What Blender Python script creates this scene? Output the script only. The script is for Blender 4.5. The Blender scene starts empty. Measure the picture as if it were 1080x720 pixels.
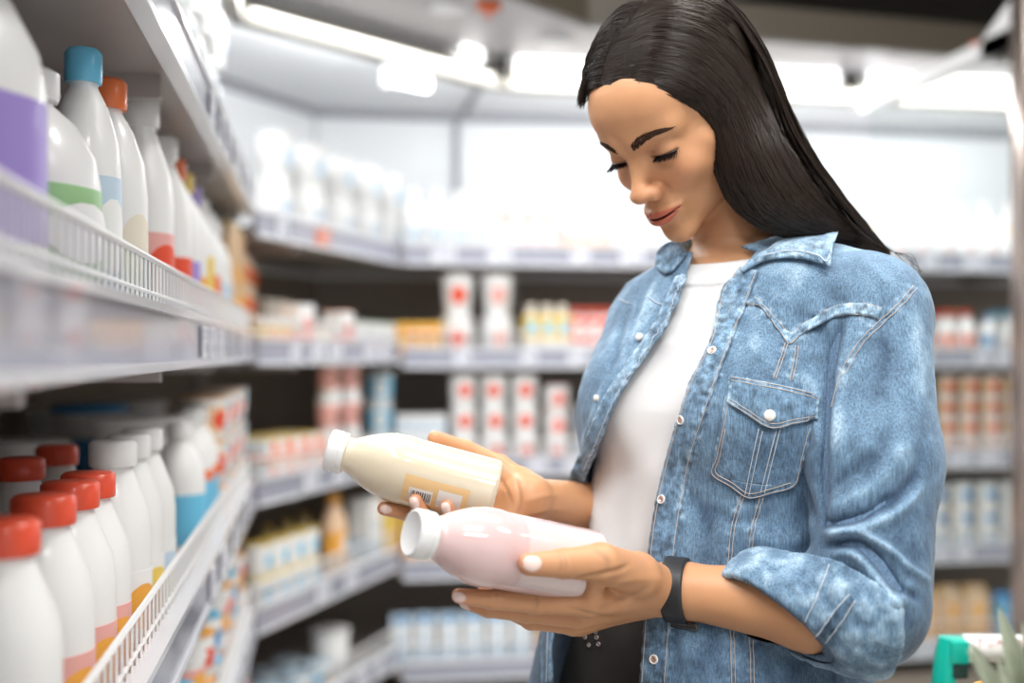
import bpy, bmesh, math, random
import numpy as np
from mathutils import Vector, Matrix
from mathutils.bvhtree import BVHTree
random.seed(7)
RNG = np.random.default_rng(11)
SC = bpy.context.scene
COL = SC.collection
F32 = np.float32

# ------------------------------------------------------------------ camera frame
FPX, CX, CY, CAMZ = 1200.0, 540.0, 372.0, 1.23       # focal length in px, principal column, horizon row, eye height (m)
YAW = math.radians(-9.4)                              # camera turned right of the shop's +Y axis

def PX(px, py, d):
    """photo pixel at depth d (mm) -> point (mm) in the frame x right, y away, z up from eye level"""
    return np.array([(px - CX) / FPX * d, d, (CY - py) / FPX * d])

def shop(x, y, z=0.0):
    """camera-frame metres -> shop metres"""
    c, s = math.cos(YAW), math.sin(YAW)
    return Vector((c * x - s * y, s * x + c * y, z))

# ------------------------------------------------------------------ object helpers
def link(o):
    COL.objects.link(o); return o

def tag(o, label=None, cat=None, group=None, kind=None):
    if label: o['label'] = label
    if cat: o['category'] = cat
    if group: o['group'] = group
    if kind: o['kind'] = kind
    return o

def empty(name, loc=(0, 0, 0), rz=0.0):
    o = bpy.data.objects.new(name, None); o.empty_display_size = 0.05
    o.location = loc; o.rotation_euler = (0, 0, rz)
    return link(o)

def mesh_obj(name, verts, faces, mat=None, parent=None, smooth=True, colors=None, mats=None, fmat=None):
    me = bpy.data.meshes.new(name)
    verts = np.asarray(verts, dtype=np.float64)
    if isinstance(faces, np.ndarray):
        n, k = faces.shape
        me.vertices.add(len(verts)); me.vertices.foreach_set('co', verts.ravel())
        me.loops.add(n * k); me.loops.foreach_set('vertex_index', faces.astype(np.int32).ravel())
        me.polygons.add(n)
        me.polygons.foreach_set('loop_start', (np.arange(n) * k).astype(np.int32))
        me.update(calc_edges=True); me.validate()
    else:
        me.from_pydata([tuple(v) for v in verts], [], [tuple(f) for f in faces]); me.update()
    if smooth and len(me.polygons):
        me.polygons.foreach_set('use_smooth', np.ones(len(me.polygons), dtype=bool))
    if colors is not None:
        a = me.color_attributes.new('Col', 'FLOAT_COLOR', 'POINT')
        a.data.foreach_set('color', np.asarray(colors, dtype=np.float32).ravel())
    for m in (mats or ([mat] if mat else [])):
        me.materials.append(m)
    if fmat is not None:
        me.polygons.foreach_set('material_index', np.asarray(fmat, dtype=np.int32))
    o = bpy.data.objects.new(name, me); link(o)
    if parent: o.parent = parent
    return o

class MB:
    """collects simple shapes into one mesh"""
    def __init__(s): s.v = []; s.f = []; s.m = []
    def add(s, vs, fs, mi=0):
        b = len(s.v); s.v += [tuple(v) for v in vs]; s.f += [tuple(i + b for i in f) for f in fs]; s.m += [mi] * len(fs)
    def box(s, x0, x1, y0, y1, z0, z1, mi=0, bev=0.0):
        if bev <= 0:
            vs = [(x, y, z) for z in (z0, z1) for y in (y0, y1) for x in (x0, x1)]
            s.add(vs, [(0, 2, 3, 1), (4, 5, 7, 6), (0, 1, 5, 4), (2, 6, 7, 3), (0, 4, 6, 2), (1, 3, 7, 5)], mi)
        else:
            bm = bmesh.new(); bmesh.ops.create_cube(bm, size=1)
            for v in bm.verts:
                v.co = Vector(((x0 + x1) / 2 + v.co.x * (x1 - x0), (y0 + y1) / 2 + v.co.y * (y1 - y0), (z0 + z1) / 2 + v.co.z * (z1 - z0)))
            bmesh.ops.bevel(bm, geom=bm.edges[:], offset=bev, segments=2, profile=0.6, affect='EDGES')
            bm.verts.index_update()
            s.add([v.co.copy() for v in bm.verts], [[v.index for v in f.verts] for f in bm.faces], mi); bm.free()
    def lathe(s, prof, n=20, mi=0, c=(0, 0, 0), sx=1.0, sy=1.0, sq=2.0):
        """prof: list of (r, z); sq>2 squares the section"""
        vs = []
        for r, z in prof:
            for k in range(n):
                a = 2 * math.pi * k / n; ca, sa = math.cos(a), math.sin(a)
                q = (abs(ca) ** sq + abs(sa) ** sq) ** (-1.0 / sq)
                vs.append((c[0] + r * q * ca * sx, c[1] + r * q * sa * sy, c[2] + z))
        fs = []
        for j in range(len(prof) - 1):
            for k in range(n):
                k2 = (k + 1) % n
                fs.append((j * n + k, j * n + k2, (j + 1) * n + k2, (j + 1) * n + k))
        if prof[0][0] > 1e-6: fs.append(tuple(reversed(range(n))))
        if prof[-1][0] > 1e-6: fs.append(tuple(range((len(prof) - 1) * n, len(prof) * n)))
        s.add(vs, fs, mi)
    def tube(s, pts, r, n=6, mi=0, cap=True):
        v, f = tube_arrays(pts, r, n, cap); s.add(v, f, mi)
    def prism(s, poly, y0, y1, mi=0, axis='y'):
        """poly (a,b) extruded along axis"""
        n = len(poly)
        if axis == 'y': vs = [(a, y0, b) for a, b in poly] + [(a, y1, b) for a, b in poly]
        elif axis == 'x': vs = [(y0, a, b) for a, b in poly] + [(y1, a, b) for a, b in poly]
        else: vs = [(a, b, y0) for a, b in poly] + [(a, b, y1) for a, b in poly]
        fs = [tuple(range(n)), tuple(reversed(range(n, 2 * n)))] + [(i, i + n, (i + 1) % n + n, (i + 1) % n) for i in range(n)]
        s.add(vs, fs, mi)
    def build(s, name, mat=None, parent=None, smooth=False, mats=None):
        o = mesh_obj(name, s.v, s.f, mat, parent, smooth, mats=mats, fmat=s.m if mats else None)
        bm = bmesh.new(); bm.from_mesh(o.data); bmesh.ops.recalc_face_normals(bm, faces=bm.faces[:])
        if smooth:
            for e in bm.edges:
                if len(e.link_faces) == 2 and e.calc_face_angle(0) > math.radians(50): e.smooth = False
        bm.to_mesh(o.data); bm.free()
        return o

def tube_arrays(pts, r, n=6, cap=True):
    pts = [Vector(p) for p in pts]; m = len(pts)
    rr = r if hasattr(r, '__len__') else [r] * m
    vs, fs = [], []
    prev = None
    for i in range(m):
        t = (pts[min(i + 1, m - 1)] - pts[max(i - 1, 0)]).normalized()
        if prev is None:
            a = Vector((0, 0, 1)) if abs(t.z) < 0.9 else Vector((1, 0, 0))
            u = t.cross(a).normalized()
        else:
            u = (prev - t * prev.dot(t)).normalized()
        prev = u; w = t.cross(u)
        for k in range(n):
            an = 2 * math.pi * k / n
            vs.append(pts[i] + (u * math.cos(an) + w * math.sin(an)) * rr[i])
    for i in range(m - 1):
        for k in range(n):
            k2 = (k + 1) % n
            fs.append((i * n + k, i * n + k2, (i + 1) * n + k2, (i + 1) * n + k))
    if cap:
        fs.append(tuple(reversed(range(n)))); fs.append(tuple(range((m - 1) * n, m * n)))
    return vs, fs

def catmull(pts, n):
    """resample a polyline of control points smoothly to n points"""
    P = np.asarray(pts, dtype=float); m = len(P)
    Q = np.vstack([2 * P[0] - P[1], P, 2 * P[-1] - P[-2]])
    out = []
    for s in np.linspace(0, m - 1, n):
        i = min(int(s), m - 2); t = s - i
        p0, p1, p2, p3 = Q[i], Q[i + 1], Q[i + 2], Q[i + 3]
        out.append(0.5 * ((2 * p1) + (-p0 + p2) * t + (2 * p0 - 5 * p1 + 4 * p2 - p3) * t * t + (-p0 + 3 * p1 - 3 * p2 + p3) * t ** 3))
    return np.array(out)

# ------------------------------------------------------------------ materials
def mat(name, col=(0.8, 0.8, 0.8), rough=0.5, metal=0.0, spec=0.5, trans=0.0, ior=1.45, emit=None, estr=0.0,
        noise=None, bump=None, attr=False, coat=0.0, sheen=0.0, sss=0.0, alpha=1.0):
    """noise=(scale, amount)   bump=(scale, strength, distance)"""
    m = bpy.data.materials.new(name); m.use_nodes = True
    nt = m.node_tree; b = nt.nodes['Principled BSDF']
    b.inputs['Base Color'].default_value = (*col, 1); b.inputs['Roughness'].default_value = rough
    b.inputs['Metallic'].default_value = metal; b.inputs['Specular IOR Level'].default_value = spec
    b.inputs['Transmission Weight'].default_value = trans; b.inputs['IOR'].default_value = ior
    b.inputs['Coat Weight'].default_value = coat; b.inputs['Sheen Weight'].default_value = sheen
    b.inputs['Subsurface Weight'].default_value = sss; b.inputs['Alpha'].default_value = alpha
    if emit: b.inputs['Emission Color'].default_value = (*emit, 1); b.inputs['Emission Strength'].default_value = estr
    tc = nt.nodes.new('ShaderNodeTexCoord')
    src = None
    if attr:
        a = nt.nodes.new('ShaderNodeAttribute'); a.attribute_name = 'Col'; src = a.outputs['Color']
    if noise:
        n = nt.nodes.new('ShaderNodeTexNoise'); n.inputs['Scale'].default_value = noise[0]; n.inputs['Detail'].default_value = 5
        nt.links.new(tc.outputs['Object'], n.inputs['Vector'])
        mr = nt.nodes.new('ShaderNodeMapRange'); mr.inputs['To Min'].default_value = 1 - noise[1]; mr.inputs['To Max'].default_value = 1 + noise[1]
        nt.links.new(n.outputs['Fac'], mr.inputs['Value'])
        mx = nt.nodes.new('ShaderNodeMix'); mx.data_type = 'RGBA'; mx.blend_type = 'MULTIPLY'; mx.inputs['Factor'].default_value = 1
        if src: nt.links.new(src, mx.inputs['A'])
        else: mx.inputs['A'].default_value = (*col, 1)
        nt.links.new(mr.outputs['Result'], mx.inputs['B']); src = mx.outputs['Result']
    if src: nt.links.new(src, b.inputs['Base Color'])
    if bump:
        n2 = nt.nodes.new('ShaderNodeTexNoise'); n2.inputs['Scale'].default_value = bump[0]; n2.inputs['Detail'].default_value = 4
        nt.links.new(tc.outputs['Object'], n2.inputs['Vector'])
        bp = nt.nodes.new('ShaderNodeBump'); bp.inputs['Strength'].default_value = bump[1]; bp.inputs['Distance'].default_value = bump[2]
        nt.links.new(n2.outputs['Fac'], bp.inputs['Height']); nt.links.new(bp.outputs['Normal'], b.inputs['Normal'])
    return m

# ------------------------------------------------------------------ signed distance modelling (mm)
def ell(P, c, r, R=None):
    q = P - np.asarray(c, F32)
    if R is not None: q = q @ np.asarray(R, F32)          # columns of R = local axes
    r = np.asarray(r, F32)
    a = q / r; k0 = np.sqrt((a * a).sum(1)) + 1e-9; b = a / r; k1 = np.sqrt((b * b).sum(1)) + 1e-9
    return k0 * (k0 - 1) / k1

def cone(P, a, b, r1, r2):
    a = np.asarray(a, F32); b = np.asarray(b, F32); ba = b - a; pa = P - a
    h = np.clip((pa @ ba) / max(float(ba @ ba), 1e-6), 0, 1)
    return np.sqrt(((pa - h[:, None] * ba) ** 2).sum(1)) - (r1 + (r2 - r1) * h)

def smin(a, b, k):
    h = np.maximum(k - np.abs(a - b), 0) / k
    return np.minimum(a, b) - h * h * k * 0.25

def smax(a, b, k): return -smin(-a, -b, k)

def chain(P, pts, rad, k=3.0):
    d = None
    for i in range(len(pts) - 1):
        c = cone(P, pts[i], pts[i + 1], rad[i], rad[i + 1])
        d = c if d is None else smin(d, c, k)
    return d

def frame(fwd, up):
    F = np.asarray(fwd, float); U = np.asarray(up, float)
    U = U / np.linalg.norm(U); F = F - U * (F @ U); F /= np.linalg.norm(F)
    L = np.cross(U, F)
    return np.stack([L, F, U], 1)                          # columns: her left, forward, up

def sdf_mesh(fn, lo, hi, h, margin=2.0):
    """block-sparse surface nets; fn takes (N,3) float32 mm, returns distances"""
    B = 8
    lo = np.asarray(lo, float); n = np.ceil((np.asarray(hi, float) - lo) / h / B).astype(int)
    N = n * B + 1
    V = np.full(tuple(N), 1e3, F32)
    bx = np.stack(np.meshgrid(*[np.arange(k) for k in n], indexing='ij'), -1).reshape(-1, 3)
    cen = (lo + (bx * B + B / 2) * h).astype(F32)
    dc = fn(cen); rad = B / 2 * h * 1.75 + margin
    act = np.abs(dc) < rad * 1.6
    for b in bx[(~act) & (dc < 0)]:
        V[b[0] * B:b[0] * B + B + 1, b[1] * B:b[1] * B + B + 1, b[2] * B:b[2] * B + B + 1] = -1e3
    off = np.stack(np.meshgrid(*[np.arange(B + 1)] * 3, indexing='ij'), -1).reshape(-1, 3)
    ab = bx[act]
    for s in range(0, len(ab), 400):
        bb = ab[s:s + 400]
        idx = (bb[:, None, :] * B + off[None]).reshape(-1, 3)
        val = fn((lo + idx * h).astype(F32))
        V[idx[:, 0], idx[:, 1], idx[:, 2]] = val
    S = V < 0
    c = sum(S[i:N[0] - 1 + i, j:N[1] - 1 + j, k:N[2] - 1 + k].astype(np.int8) for i in (0, 1) for j in (0, 1) for k in (0, 1))
    A = np.argwhere((c > 0) & (c < 8))
    corners = {(i, j, k): V[A[:, 0] + i, A[:, 1] + j, A[:, 2] + k] for i in (0, 1) for j in (0, 1) for k in (0, 1)}
    acc = np.zeros((len(A), 3)); cnt = np.zeros(len(A))
    for ax in range(3):
        for p in (0, 1):
            for q in (0, 1):
                a = [p, q]; a.insert(ax, 0); b = list(a); b[ax] = 1
                va, vb = corners[tuple(a)], corners[tuple(b)]
                mk = (va < 0) != (vb < 0)
                t = np.where(mk, va / np.where(mk, va - vb, 1), 0)
                pos = np.tile(np.array(a, float), (len(A), 1)); pos[:, ax] = t
                acc[mk] += pos[mk]; cnt[mk] += 1
    verts = lo + (A + acc / np.maximum(cnt, 1)[:, None]) * h
    ID = np.full(tuple(N - 1), -1, np.int32); ID[A[:, 0], A[:, 1], A[:, 2]] = np.arange(len(A))
    faces = []
    for ax in range(3):
        o1, o2 = [(1, 2), (2, 0), (0, 1)][ax]
        sl0 = [slice(None)] * 3; sl1 = [slice(None)] * 3
        sl0[ax] = slice(0, N[ax] - 1); sl1[ax] = slice(1, N[ax])
        E = S[tuple(sl0)] != S[tuple(sl1)]
        e = np.argwhere(E)
        e = e[(e[:, o1] > 0) & (e[:, o2] > 0) & (e[:, o1] < N[o1] - 1) & (e[:, o2] < N[o2] - 1)]
        if not len(e): continue
        d1 = np.zeros(3, int); d1[o1] = 1; d2 = np.zeros(3, int); d2[o2] = 1
        g = lambda x: ID[x[:, 0], x[:, 1], x[:, 2]]
        q = np.stack([g(e - d1 - d2), g(e - d2), g(e), g(e - d1)], 1)
        ins = S[e[:, 0], e[:, 1], e[:, 2]]
        q[~ins] = q[~ins][:, ::-1]
        faces.append(q)
    faces = np.vstack(faces)
    # Newton step onto the surface, clamped, for smoothness
    P = verts.astype(F32); e = 0.5
    d = fn(P)
    G = np.stack([fn(P + np.array(v, F32) * e) - fn(P - np.array(v, F32) * e) for v in ((1, 0, 0), (0, 1, 0), (0, 0, 1))], 1) / (2 * e)
    gl = np.maximum((G * G).sum(1), 0.25)
    step = np.clip(d / gl, -h * 0.7, h * 0.7)
    verts = verts - G * step[:, None]
    nrm = G / np.sqrt(gl)[:, None]
    return verts, faces, nrm

def vnoise(P, s, seed=0):
    """cheap smooth value noise -1..1"""
    q = np.asarray(P, F32) / s + seed * 17.31
    i = np.floor(q).astype(np.int64); f = (q - i).astype(F32); f = f * f * (3 - 2 * f)
    r = 0
    for dx in (0, 1):
        for dy in (0, 1):
            for dz in (0, 1):
                hsh = ((i[:, 0] + dx) * 73856093 ^ (i[:, 1] + dy) * 19349663 ^ (i[:, 2] + dz) * 83492791) & 0xffffff
                hsh = ((hsh * 1103515245 + 12345) >> 8) & 0xffff
                w = (f[:, 0] if dx else 1 - f[:, 0]) * (f[:, 1] if dy else 1 - f[:, 1]) * (f[:, 2] if dz else 1 - f[:, 2])
                r = r + w * (hsh / 32767.5 - 1)
    return r
# =================================================================== the shopper
BASE = np.array([195.0, 1215.0, -1230.0])
person = empty('person', shop(BASE[0] / 1000, BASE[1] / 1000, 0.0), YAW)
tag(person, 'person in open blue denim shirt over white top with long dark hair, reading two bottles', 'person')

def pm(name, v, f, m, parent=None, **k):
    """mesh given in camera-frame mm, as a child of the person (or of one of her parts)"""
    return mesh_obj(name, (np.asarray(v) - BASE) / 1000, f, m, parent or person, **k)

def local(R, O):                     # local (x left, y fwd, z up) -> frame mm
    return lambda x, y, z: O + R @ np.array([x, y, z], float)

# ---- head frame
HR = frame((-0.604, -0.507, -0.616), (-0.48, -0.385, 0.788))
H0 = np.array([178.0, 1200.0, 252.0])
ZS = 0.95                                                   # face height scale below the eyes
hp = lambda x, y, z: H0 + HR @ np.array([x, y, z * (ZS if z < 0 else 1.0)], float)
HRf = HR.astype(F32); H0f = H0.astype(F32)

def head_sdf(P):
    Q = (P - H0f) @ HRf                                     # into head axes
    Q[:, 2] = np.where(Q[:, 2] < 0, Q[:, 2] / ZS, Q[:, 2])
    A = Q.copy(); A[:, 0] = np.abs(A[:, 0])                 # symmetric half
    d = ell(A, (0, -8, 34), (74, 93, 82))
    d = smin(d, ell(A, (0, 22, -18), (57, 69, 80)), 18)     # face mass
    d = smin(d, ell(A, (0, 60, 42), (48, 34, 36)), 22)      # forehead
    d = smin(d, cone(A, (44, 12, -60), (0, 66, -91), 15, 21), 22)   # jaw
    d = smin(d, ell(A, (0, 77, -98), (17, 15, 15)), 12)     # chin
    d = smin(d, ell(A, (36, 57, -30), (20, 22, 18)), 20)    # cheek
    d = smin(d, cone(A, (52, 40, -14), (57, 5, -10), 11, 10), 16)   # cheekbone
    d = smin(d, cone(A, (10, 84, 15), (40, 66, 17), 10, 10), 14)    # brow ridge
    d = smax(d, -ell(A, (31, 100, -3), (17, 19, 11)), 13)   # socket
    d = smin(d, ell(A, (30.5, 71.5, -3), (14.5, 13.8, 13.0)), 5)    # lids
    # nose
    d = smin(d, cone(A, (0, 82, 6), (0, 101, -28), 6.5, 7.8), 11)
    d = smin(d, ell(A, (0, 105.0, -36.5), (10.8, 10, 9.2)), 7)
    d = smin(d, ell(A, (12.2, 96, -40), (8.4, 10.5, 8.4)), 5)
    d = smax(d, -ell(A, (6.6, 100, -47.5), (3.6, 5.6, 4.2)), 2.0)
    d = smax(d, -cone(A, (19.5, 90, -33), (21.5, 87, -45), 1.6, 2.0), 4)
    d = smax(d, -cone(A, (25, 86, -50), (32, 76, -64), 1.2, 1.6), 8)
    # mouth mound and lips
    d = smin(d, ell(A, (0, 80, -68), (25, 18, 18)), 14)
    xx = A[:, 0]
    zc = -69.5 + 4.5 * (np.clip(xx / 25, 0, 1)) ** 1.7      # mouth line rises to the corners
    yc = 98.5 - 15.5 * np.clip(xx / 26, 0, 1.2) ** 2
    tap = np.clip(1 - (xx / 27.0) ** 2, 0.0, 1)
    cup = 1.2 * np.exp(-((xx - 4.5) / 3.6) ** 2)
    up = np.sqrt(((A[:, 1] - yc + 1.0) / 1.15) ** 2 + ((A[:, 2] - zc - 3.2 * tap - cup * .6) / 1.0) ** 2) - (0.4 + 4.3 * np.sqrt(tap))
    lo = np.sqrt(((A[:, 1] - yc + 1.2) / 1.15) ** 2 + ((A[:, 2] - zc + 5.4 * tap) / 1.05) ** 2) - (0.4 + 5.3 * np.sqrt(tap))
    m = xx < 27
    d = np.where(m, smin(d, np.where(m, up, 50), 3.5), d)
    d = np.where(m, smin(d, np.where(m, lo, 50), 3.5), d)
    gap = np.where(m, 0, 50) + np.sqrt(((A[:, 1] - yc - 4) / 7.0) ** 2 + ((A[:, 2] - zc + 0.9) / (0.25 + 1.35 * tap)) ** 2) - 1
    d = smax(d, -gap * 1.6, 0.8)
    d = smax(d, -ell(A, (0, 97, -86), (13, 7, 4.5)), 8)     # fold above the chin
    d = smax(d, -cone(A, (0, 107, -55), (0, 103, -63), 1.2, 2.2), 3)   # philtrum
    # eye opening, looking down
    ex = A[:, 0] - 31; ez = A[:, 2]
    zlo = -9.6 + 0.014 * ex * ex + 0.02 * ex; zhi = -4.4 - 0.012 * ex * ex + 0.05 * ex
    mid = (zlo + zhi) / 2; hw = np.maximum((zhi - zlo) / 2, 0.05)
    slit = np.maximum(np.abs(ez - mid) - hw, np.maximum(np.abs(ex) - 13.5, 72 - A[:, 1]))
    d = smax(d, -slit, 0.8)
    # lid crease
    cr = np.sqrt((ez - (3.2 - 0.022 * ex * ex)) ** 2 + (A[:, 1] - (85.3 - 0.03 * ex * ex)) ** 2) - 0.8 * (1 - (ex / 14) ** 2)
    d = smax(d, -np.where(np.abs(ex) < 13, cr, 9), 2.0)
    # ear
    ear = ell(A, (71, -6, -14), (5.5, 15, 28)); ear = smax(ear, -ell(A, (76, -2, -12), (4.5, 8.5, 17)), 4)
    d = smin(d, ear, 4)
    return d

def eyelash_mesh(side):
    mb = MB()
    for sx in (side,):
        for k in range(46):
            t = k / 45; ex = -12.5 + 26.0 * t
            z = -4.7 - 0.012 * ex * ex + 0.05 * ex; y = 71.5 + math.sqrt(max(1, 14.4 ** 2 - ex * ex - 4))
            out = 0.35 * (ex / 13) + random.uniform(-.12, .12); ln = (6.5 + 5.0 * t) * random.uniform(.8, 1.1)
            pts = []
            for j in range(5):
                u = j / 4
                pts.append(hp(sx * (31 + ex + out * ln * u), y - 0.8 + ln * u * 0.95, z - ln * (0.62 * u - 0.25 * u * u)))
            mb.tube(pts, [0.5, 0.46, 0.38, 0.26, 0.1], 4)
        for k in range(20):                                     # lower lashes
            t = k / 19; ex = -10 + 23 * t
            z = -9.0 + 0.012 * ex * ex; y = 71.5 + math.sqrt(max(1, 14.0 ** 2 - ex * ex - 36))
            ln = random.uniform(1.8, 3.0)
            mb.tube([hp(sx * (31 + ex), y, z), hp(sx * (31 + ex * 1.1), y + ln * .6, z - ln * .9)], [0.22, 0.08], 4)
        # lash line
        L = []
        for k in range(15):
            ex = -13.0 + 27 * k / 14
            L.append(hp(sx * (31 + ex), 72.2 + math.sqrt(max(1, 14.0 ** 2 - ex * ex * .9 - 6)), -4.9 - 0.012 * ex * ex + 0.05 * ex))
        mb.tube(L, [0.4 + 0.55 * math.sin(math.pi * min(1, k / 14 * .8 + .15)) for k in range(15)], 6)
    return mb

def brow_mesh(bvh, side):
    mb = MB()
    for sx in (side,):
        for k in range(360):
            t = random.random(); w = random.uniform(-1, 1)
            x = 11 + 36 * t; z = 13.5 + 9.0 * math.sin(min(t, 1) * math.pi * 0.62) - 4.5 * t * t
            th = 4.4 * (1 - t) ** 0.45 * (0.55 + 0.45 * min(1, t * 6)) + 0.4
            z += w * th
            dirx, dirz = (0.35 + 0.65 * t), (0.95 - 1.15 * t - 0.25 * w)
            ln = random.uniform(5, 8) * (1 - .25 * t); nrm = math.hypot(dirx, dirz); dirx /= nrm; dirz /= nrm
            pts = []
            for j in range(4):
                u = j / 3
                xx = x + dirx * ln * u; zz = z + dirz * ln * u * (1 - .35 * u)
                o = hp(sx * xx, 150, zz); dr = hp(sx * xx, 0, zz) - o
                hit = bvh.ray_cast(Vector(o), Vector(dr).normalized())
                if hit[0] is None: break
                pts.append(hit[0] + hit[1].normalized() * (0.15 + 0.5 * math.sin(u * 2.5)) * (1 if hit[1].dot(Vector(dr)) < 0 else -1))
            if len(pts) == 4: mb.tube(pts, [0.34, 0.34, 0.26, 0.1], 3)
    return mb

# ---- torso frame
TF = np.array([-0.70, -0.714, 0.0]); TL = np.array([0.714, -0.70, 0.0]); TR = np.stack([TL, TF, [0, 0, 1.0]], 1).astype(F32)
# z, centre x, centre y, half width, half depth
ST = np.array([[122, 242, 1234, 26, 22], [102, 244, 1238, 66, 50], [80, 246, 1242, 118, 66], [50, 246, 1242, 140, 80], [10, 244, 1240, 148, 94],
               [-60, 238, 1238, 149, 104], [-140, 226, 1232, 143, 100], [-220, 210, 1226, 132, 94], [-290, 200, 1220, 138, 98],
               [-380, 196, 1216, 160, 108], [-470, 196, 1216, 166, 110]], float)[::-1]

def stack_sdf(P, st, ax=0.0, ay=0.0, p=2.3):
    z = P[:, 2]
    c = [np.interp(z, st[:, 0], st[:, i]) for i in range(1, 5)]
    dx = P[:, 0] - c[0]; dy = P[:, 1] - c[1]
    X = dx * TL[0] + dy * TL[1]; Y = dx * TF[0] + dy * TF[1]
    a = c[2] + ax; b = c[3] + ay
    r = (np.abs(X / a) ** p + np.abs(Y / b) ** p + 1e-9) ** (1 / p)
    d = (r - 1) * np.minimum(a, b) * 0.92
    return np.maximum(d, np.maximum(z - st[-1, 0], st[0, 0] - z) * 0.8)

def tp(X, Y, z):                                            # torso axes -> frame mm at height z
    cx = np.interp(z, ST[:, 0], ST[:, 1]); cy = np.interp(z, ST[:, 0], ST[:, 2])
    return np.array([cx + X * TL[0] + Y * TF[0], cy + X * TL[1] + Y * TF[1], z])

# ---- arms: joints in the camera frame
SHL = np.array([358.0, 1122.0, 30.0]); ELL_ = np.array([330.0, 1028.0, -236.0]); WRL = PX(706, 621, 1100)
SHR = np.array([182.0, 1352.0, 22.0]); ELR = np.array([180.0, 1425.0, -205.0]); WRR = PX(556, 524, 1190)

LH = dict(
    thumb=([PX(672, 606, 1056), PX(634, 593, 1006), PX(594, 594, 987), PX(558, 595, 974)], [20, 17, 12.6, 9.8]),
    index=([PX(620, 634, 1036), PX(565, 635, 1024), PX(520, 632, 1012), PX(484, 628, 1006)], [14, 10.0, 8.6, 6.6]),
    middle=([PX(612, 648, 1066), PX(556, 645, 1064), PX(515, 641, 1056), PX(492, 634, 1056)], [13, 10, 8.6, 7]),
    ring=([PX(606, 656, 1096), PX(560, 653, 1100), PX(530, 640, 1104), PX(512, 622, 1104)], [12.5, 9.5, 8.4, 7]),
    little=([PX(612, 658, 1122), PX(575, 650, 1134), PX(556, 632, 1132), PX(545, 612, 1128)], [11, 8.5, 7.6, 6.5]))
RH = dict(
    thumb=([PX(548, 510, 1205), PX(526, 492, 1212), PX(490, 474, 1203), PX(459, 462, 1186)], [16, 12.5, 10.2, 7.8]),
    index=([PX(520, 532, 1200), PX(468, 545, 1188), PX(432, 541, 1160), PX(405, 536, 1142)], [13, 10, 8.6, 6.8]),
    middle=([PX(522, 544, 1190), PX(470, 556, 1160), PX(448, 549, 1128), PX(438, 528, 1120)], [13, 10, 8.6, 7]),
    ring=([PX(526, 550, 1182), PX(496, 562, 1150), PX(480, 555, 1126), PX(471, 534, 1119)], [12.5, 9.5, 8.2, 6.8]),
    little=([PX(532, 550, 1172), PX(520, 566, 1142), PX(506, 562, 1118), PX(498, 548, 1108)], [11, 8.5, 7.6, 6.2]))

def hand_sdf(P, H, wr, wr_r, elbow):
    d = None
    # palm: a cone from the wrist to every knuckle
    w = wr
    for k, r0 in (('index', 15), ('middle', 15), ('ring', 15), ('little', 14)):
        c = cone(P, w, H[k][0][0], r0 + 3, H[k][1][0] + 0.5)
        d = c if d is None else smin(d, c, 12)
    t = H['thumb']
    th = chain(P, t[0], t[1], 4)
    d = smin(d, cone(P, w, t[0][0], 17, t[1][0]), 14)
    d = smin(d, cone(P, t[0][1], H['index'][0][0], 9, 9), 12)   # web
    d = smin(d, th, 7)
    for k in ('index', 'middle', 'ring', 'little'):
        pts, rad = H[k]
        f = chain(P, pts, rad, 2.5)
        f = smin(f, np.sqrt(((P - pts[1].astype(F32)) ** 2).sum(1)) - rad[1] * 1.06, 2)
        d = smin(d, f, 3.0)
    return d

def arm_l(P):
    a = cone(P, SHL, ELL_, 45, 38)
    m1 = ELL_ + (WRL - ELL_) * 0.30; m2 = ELL_ + (WRL - ELL_) * 0.92
    a = smin(a, cone(P, ELL_, m1 + np.array([0, 0, -2]), 34, 36), 20)
    a = smin(a, cone(P, m1 + np.array([0, 0, -2]), m2, 37, 25.5), 20)
    a = smin(a, cone(P, m2, WRL + (WRL - m2) * .3, 25.5, 22), 10)
    return a

def arm_r(P):
    a = cone(P, SHR, ELR, 50, 38)
    m1 = ELR + (WRR - ELR) * 0.35
    a = smin(a, cone(P, ELR, m1, 34, 31), 20)
    return smin(a, cone(P, m1, WRR, 31, 20), 20)

def bust(P, g=0.0):
    d = None
    for s in (-1, 1):
        c = tp(s * 66, 62, -62)
        e = ell(P, c, (58 + g, 58 + g, 60 + g))
        d = e if d is None else smin(d, e, 30)
    return d

def neck_sdf(P):
    a = hp(0, -40, -30); b = tp(2, -4, 85)
    d = cone(P, a, b, 43, 44)
    return smin(d, cone(P, tp(0, -22, 98), tp(4, -8, 50), 34, 72), 30)

def body_sdf(P):
    N = len(P); out = np.full(N, 60.0, F32)
    x, y, z = P[:, 0], P[:, 1], P[:, 2]
    def sub(mask, fn):
        if mask.any(): return mask, fn(P[mask])
        return mask, None
    # torso + arms everywhere (cheap)
    d = stack_sdf(P, ST, 0, 0)
    d = smin(d, bust(P), 25)
    d = smin(d, cone(P, SHL + np.array([-40, 40, 10]), SHL, 52, 45), 30)
    d = smin(d, cone(P, SHR + np.array([40, -40, 10]), SHR, 55, 50), 30)
    d = smin(d, arm_l(P), 12); d = smin(d, arm_r(P), 12)
    mk = z > -20
    if mk.any():
        Q = P[mk]; d[mk] = smin(smin(d[mk], neck_sdf(Q), 22), head_sdf(Q), 9)
    mk = (z < -60) & (x < 230) & (y < 1170)
    mk2 = (z < -20) & (x < 60) & (y > 1080)
    for m, H, w, e in ((mk & (y < 1160), LH, WRL, ELL_), (mk2, RH, WRR, ELR)):
        if m.any(): d[m] = smin(d[m], hand_sdf(P[m], H, w, 24, e), 9)
    return d.astype(F32)

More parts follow.
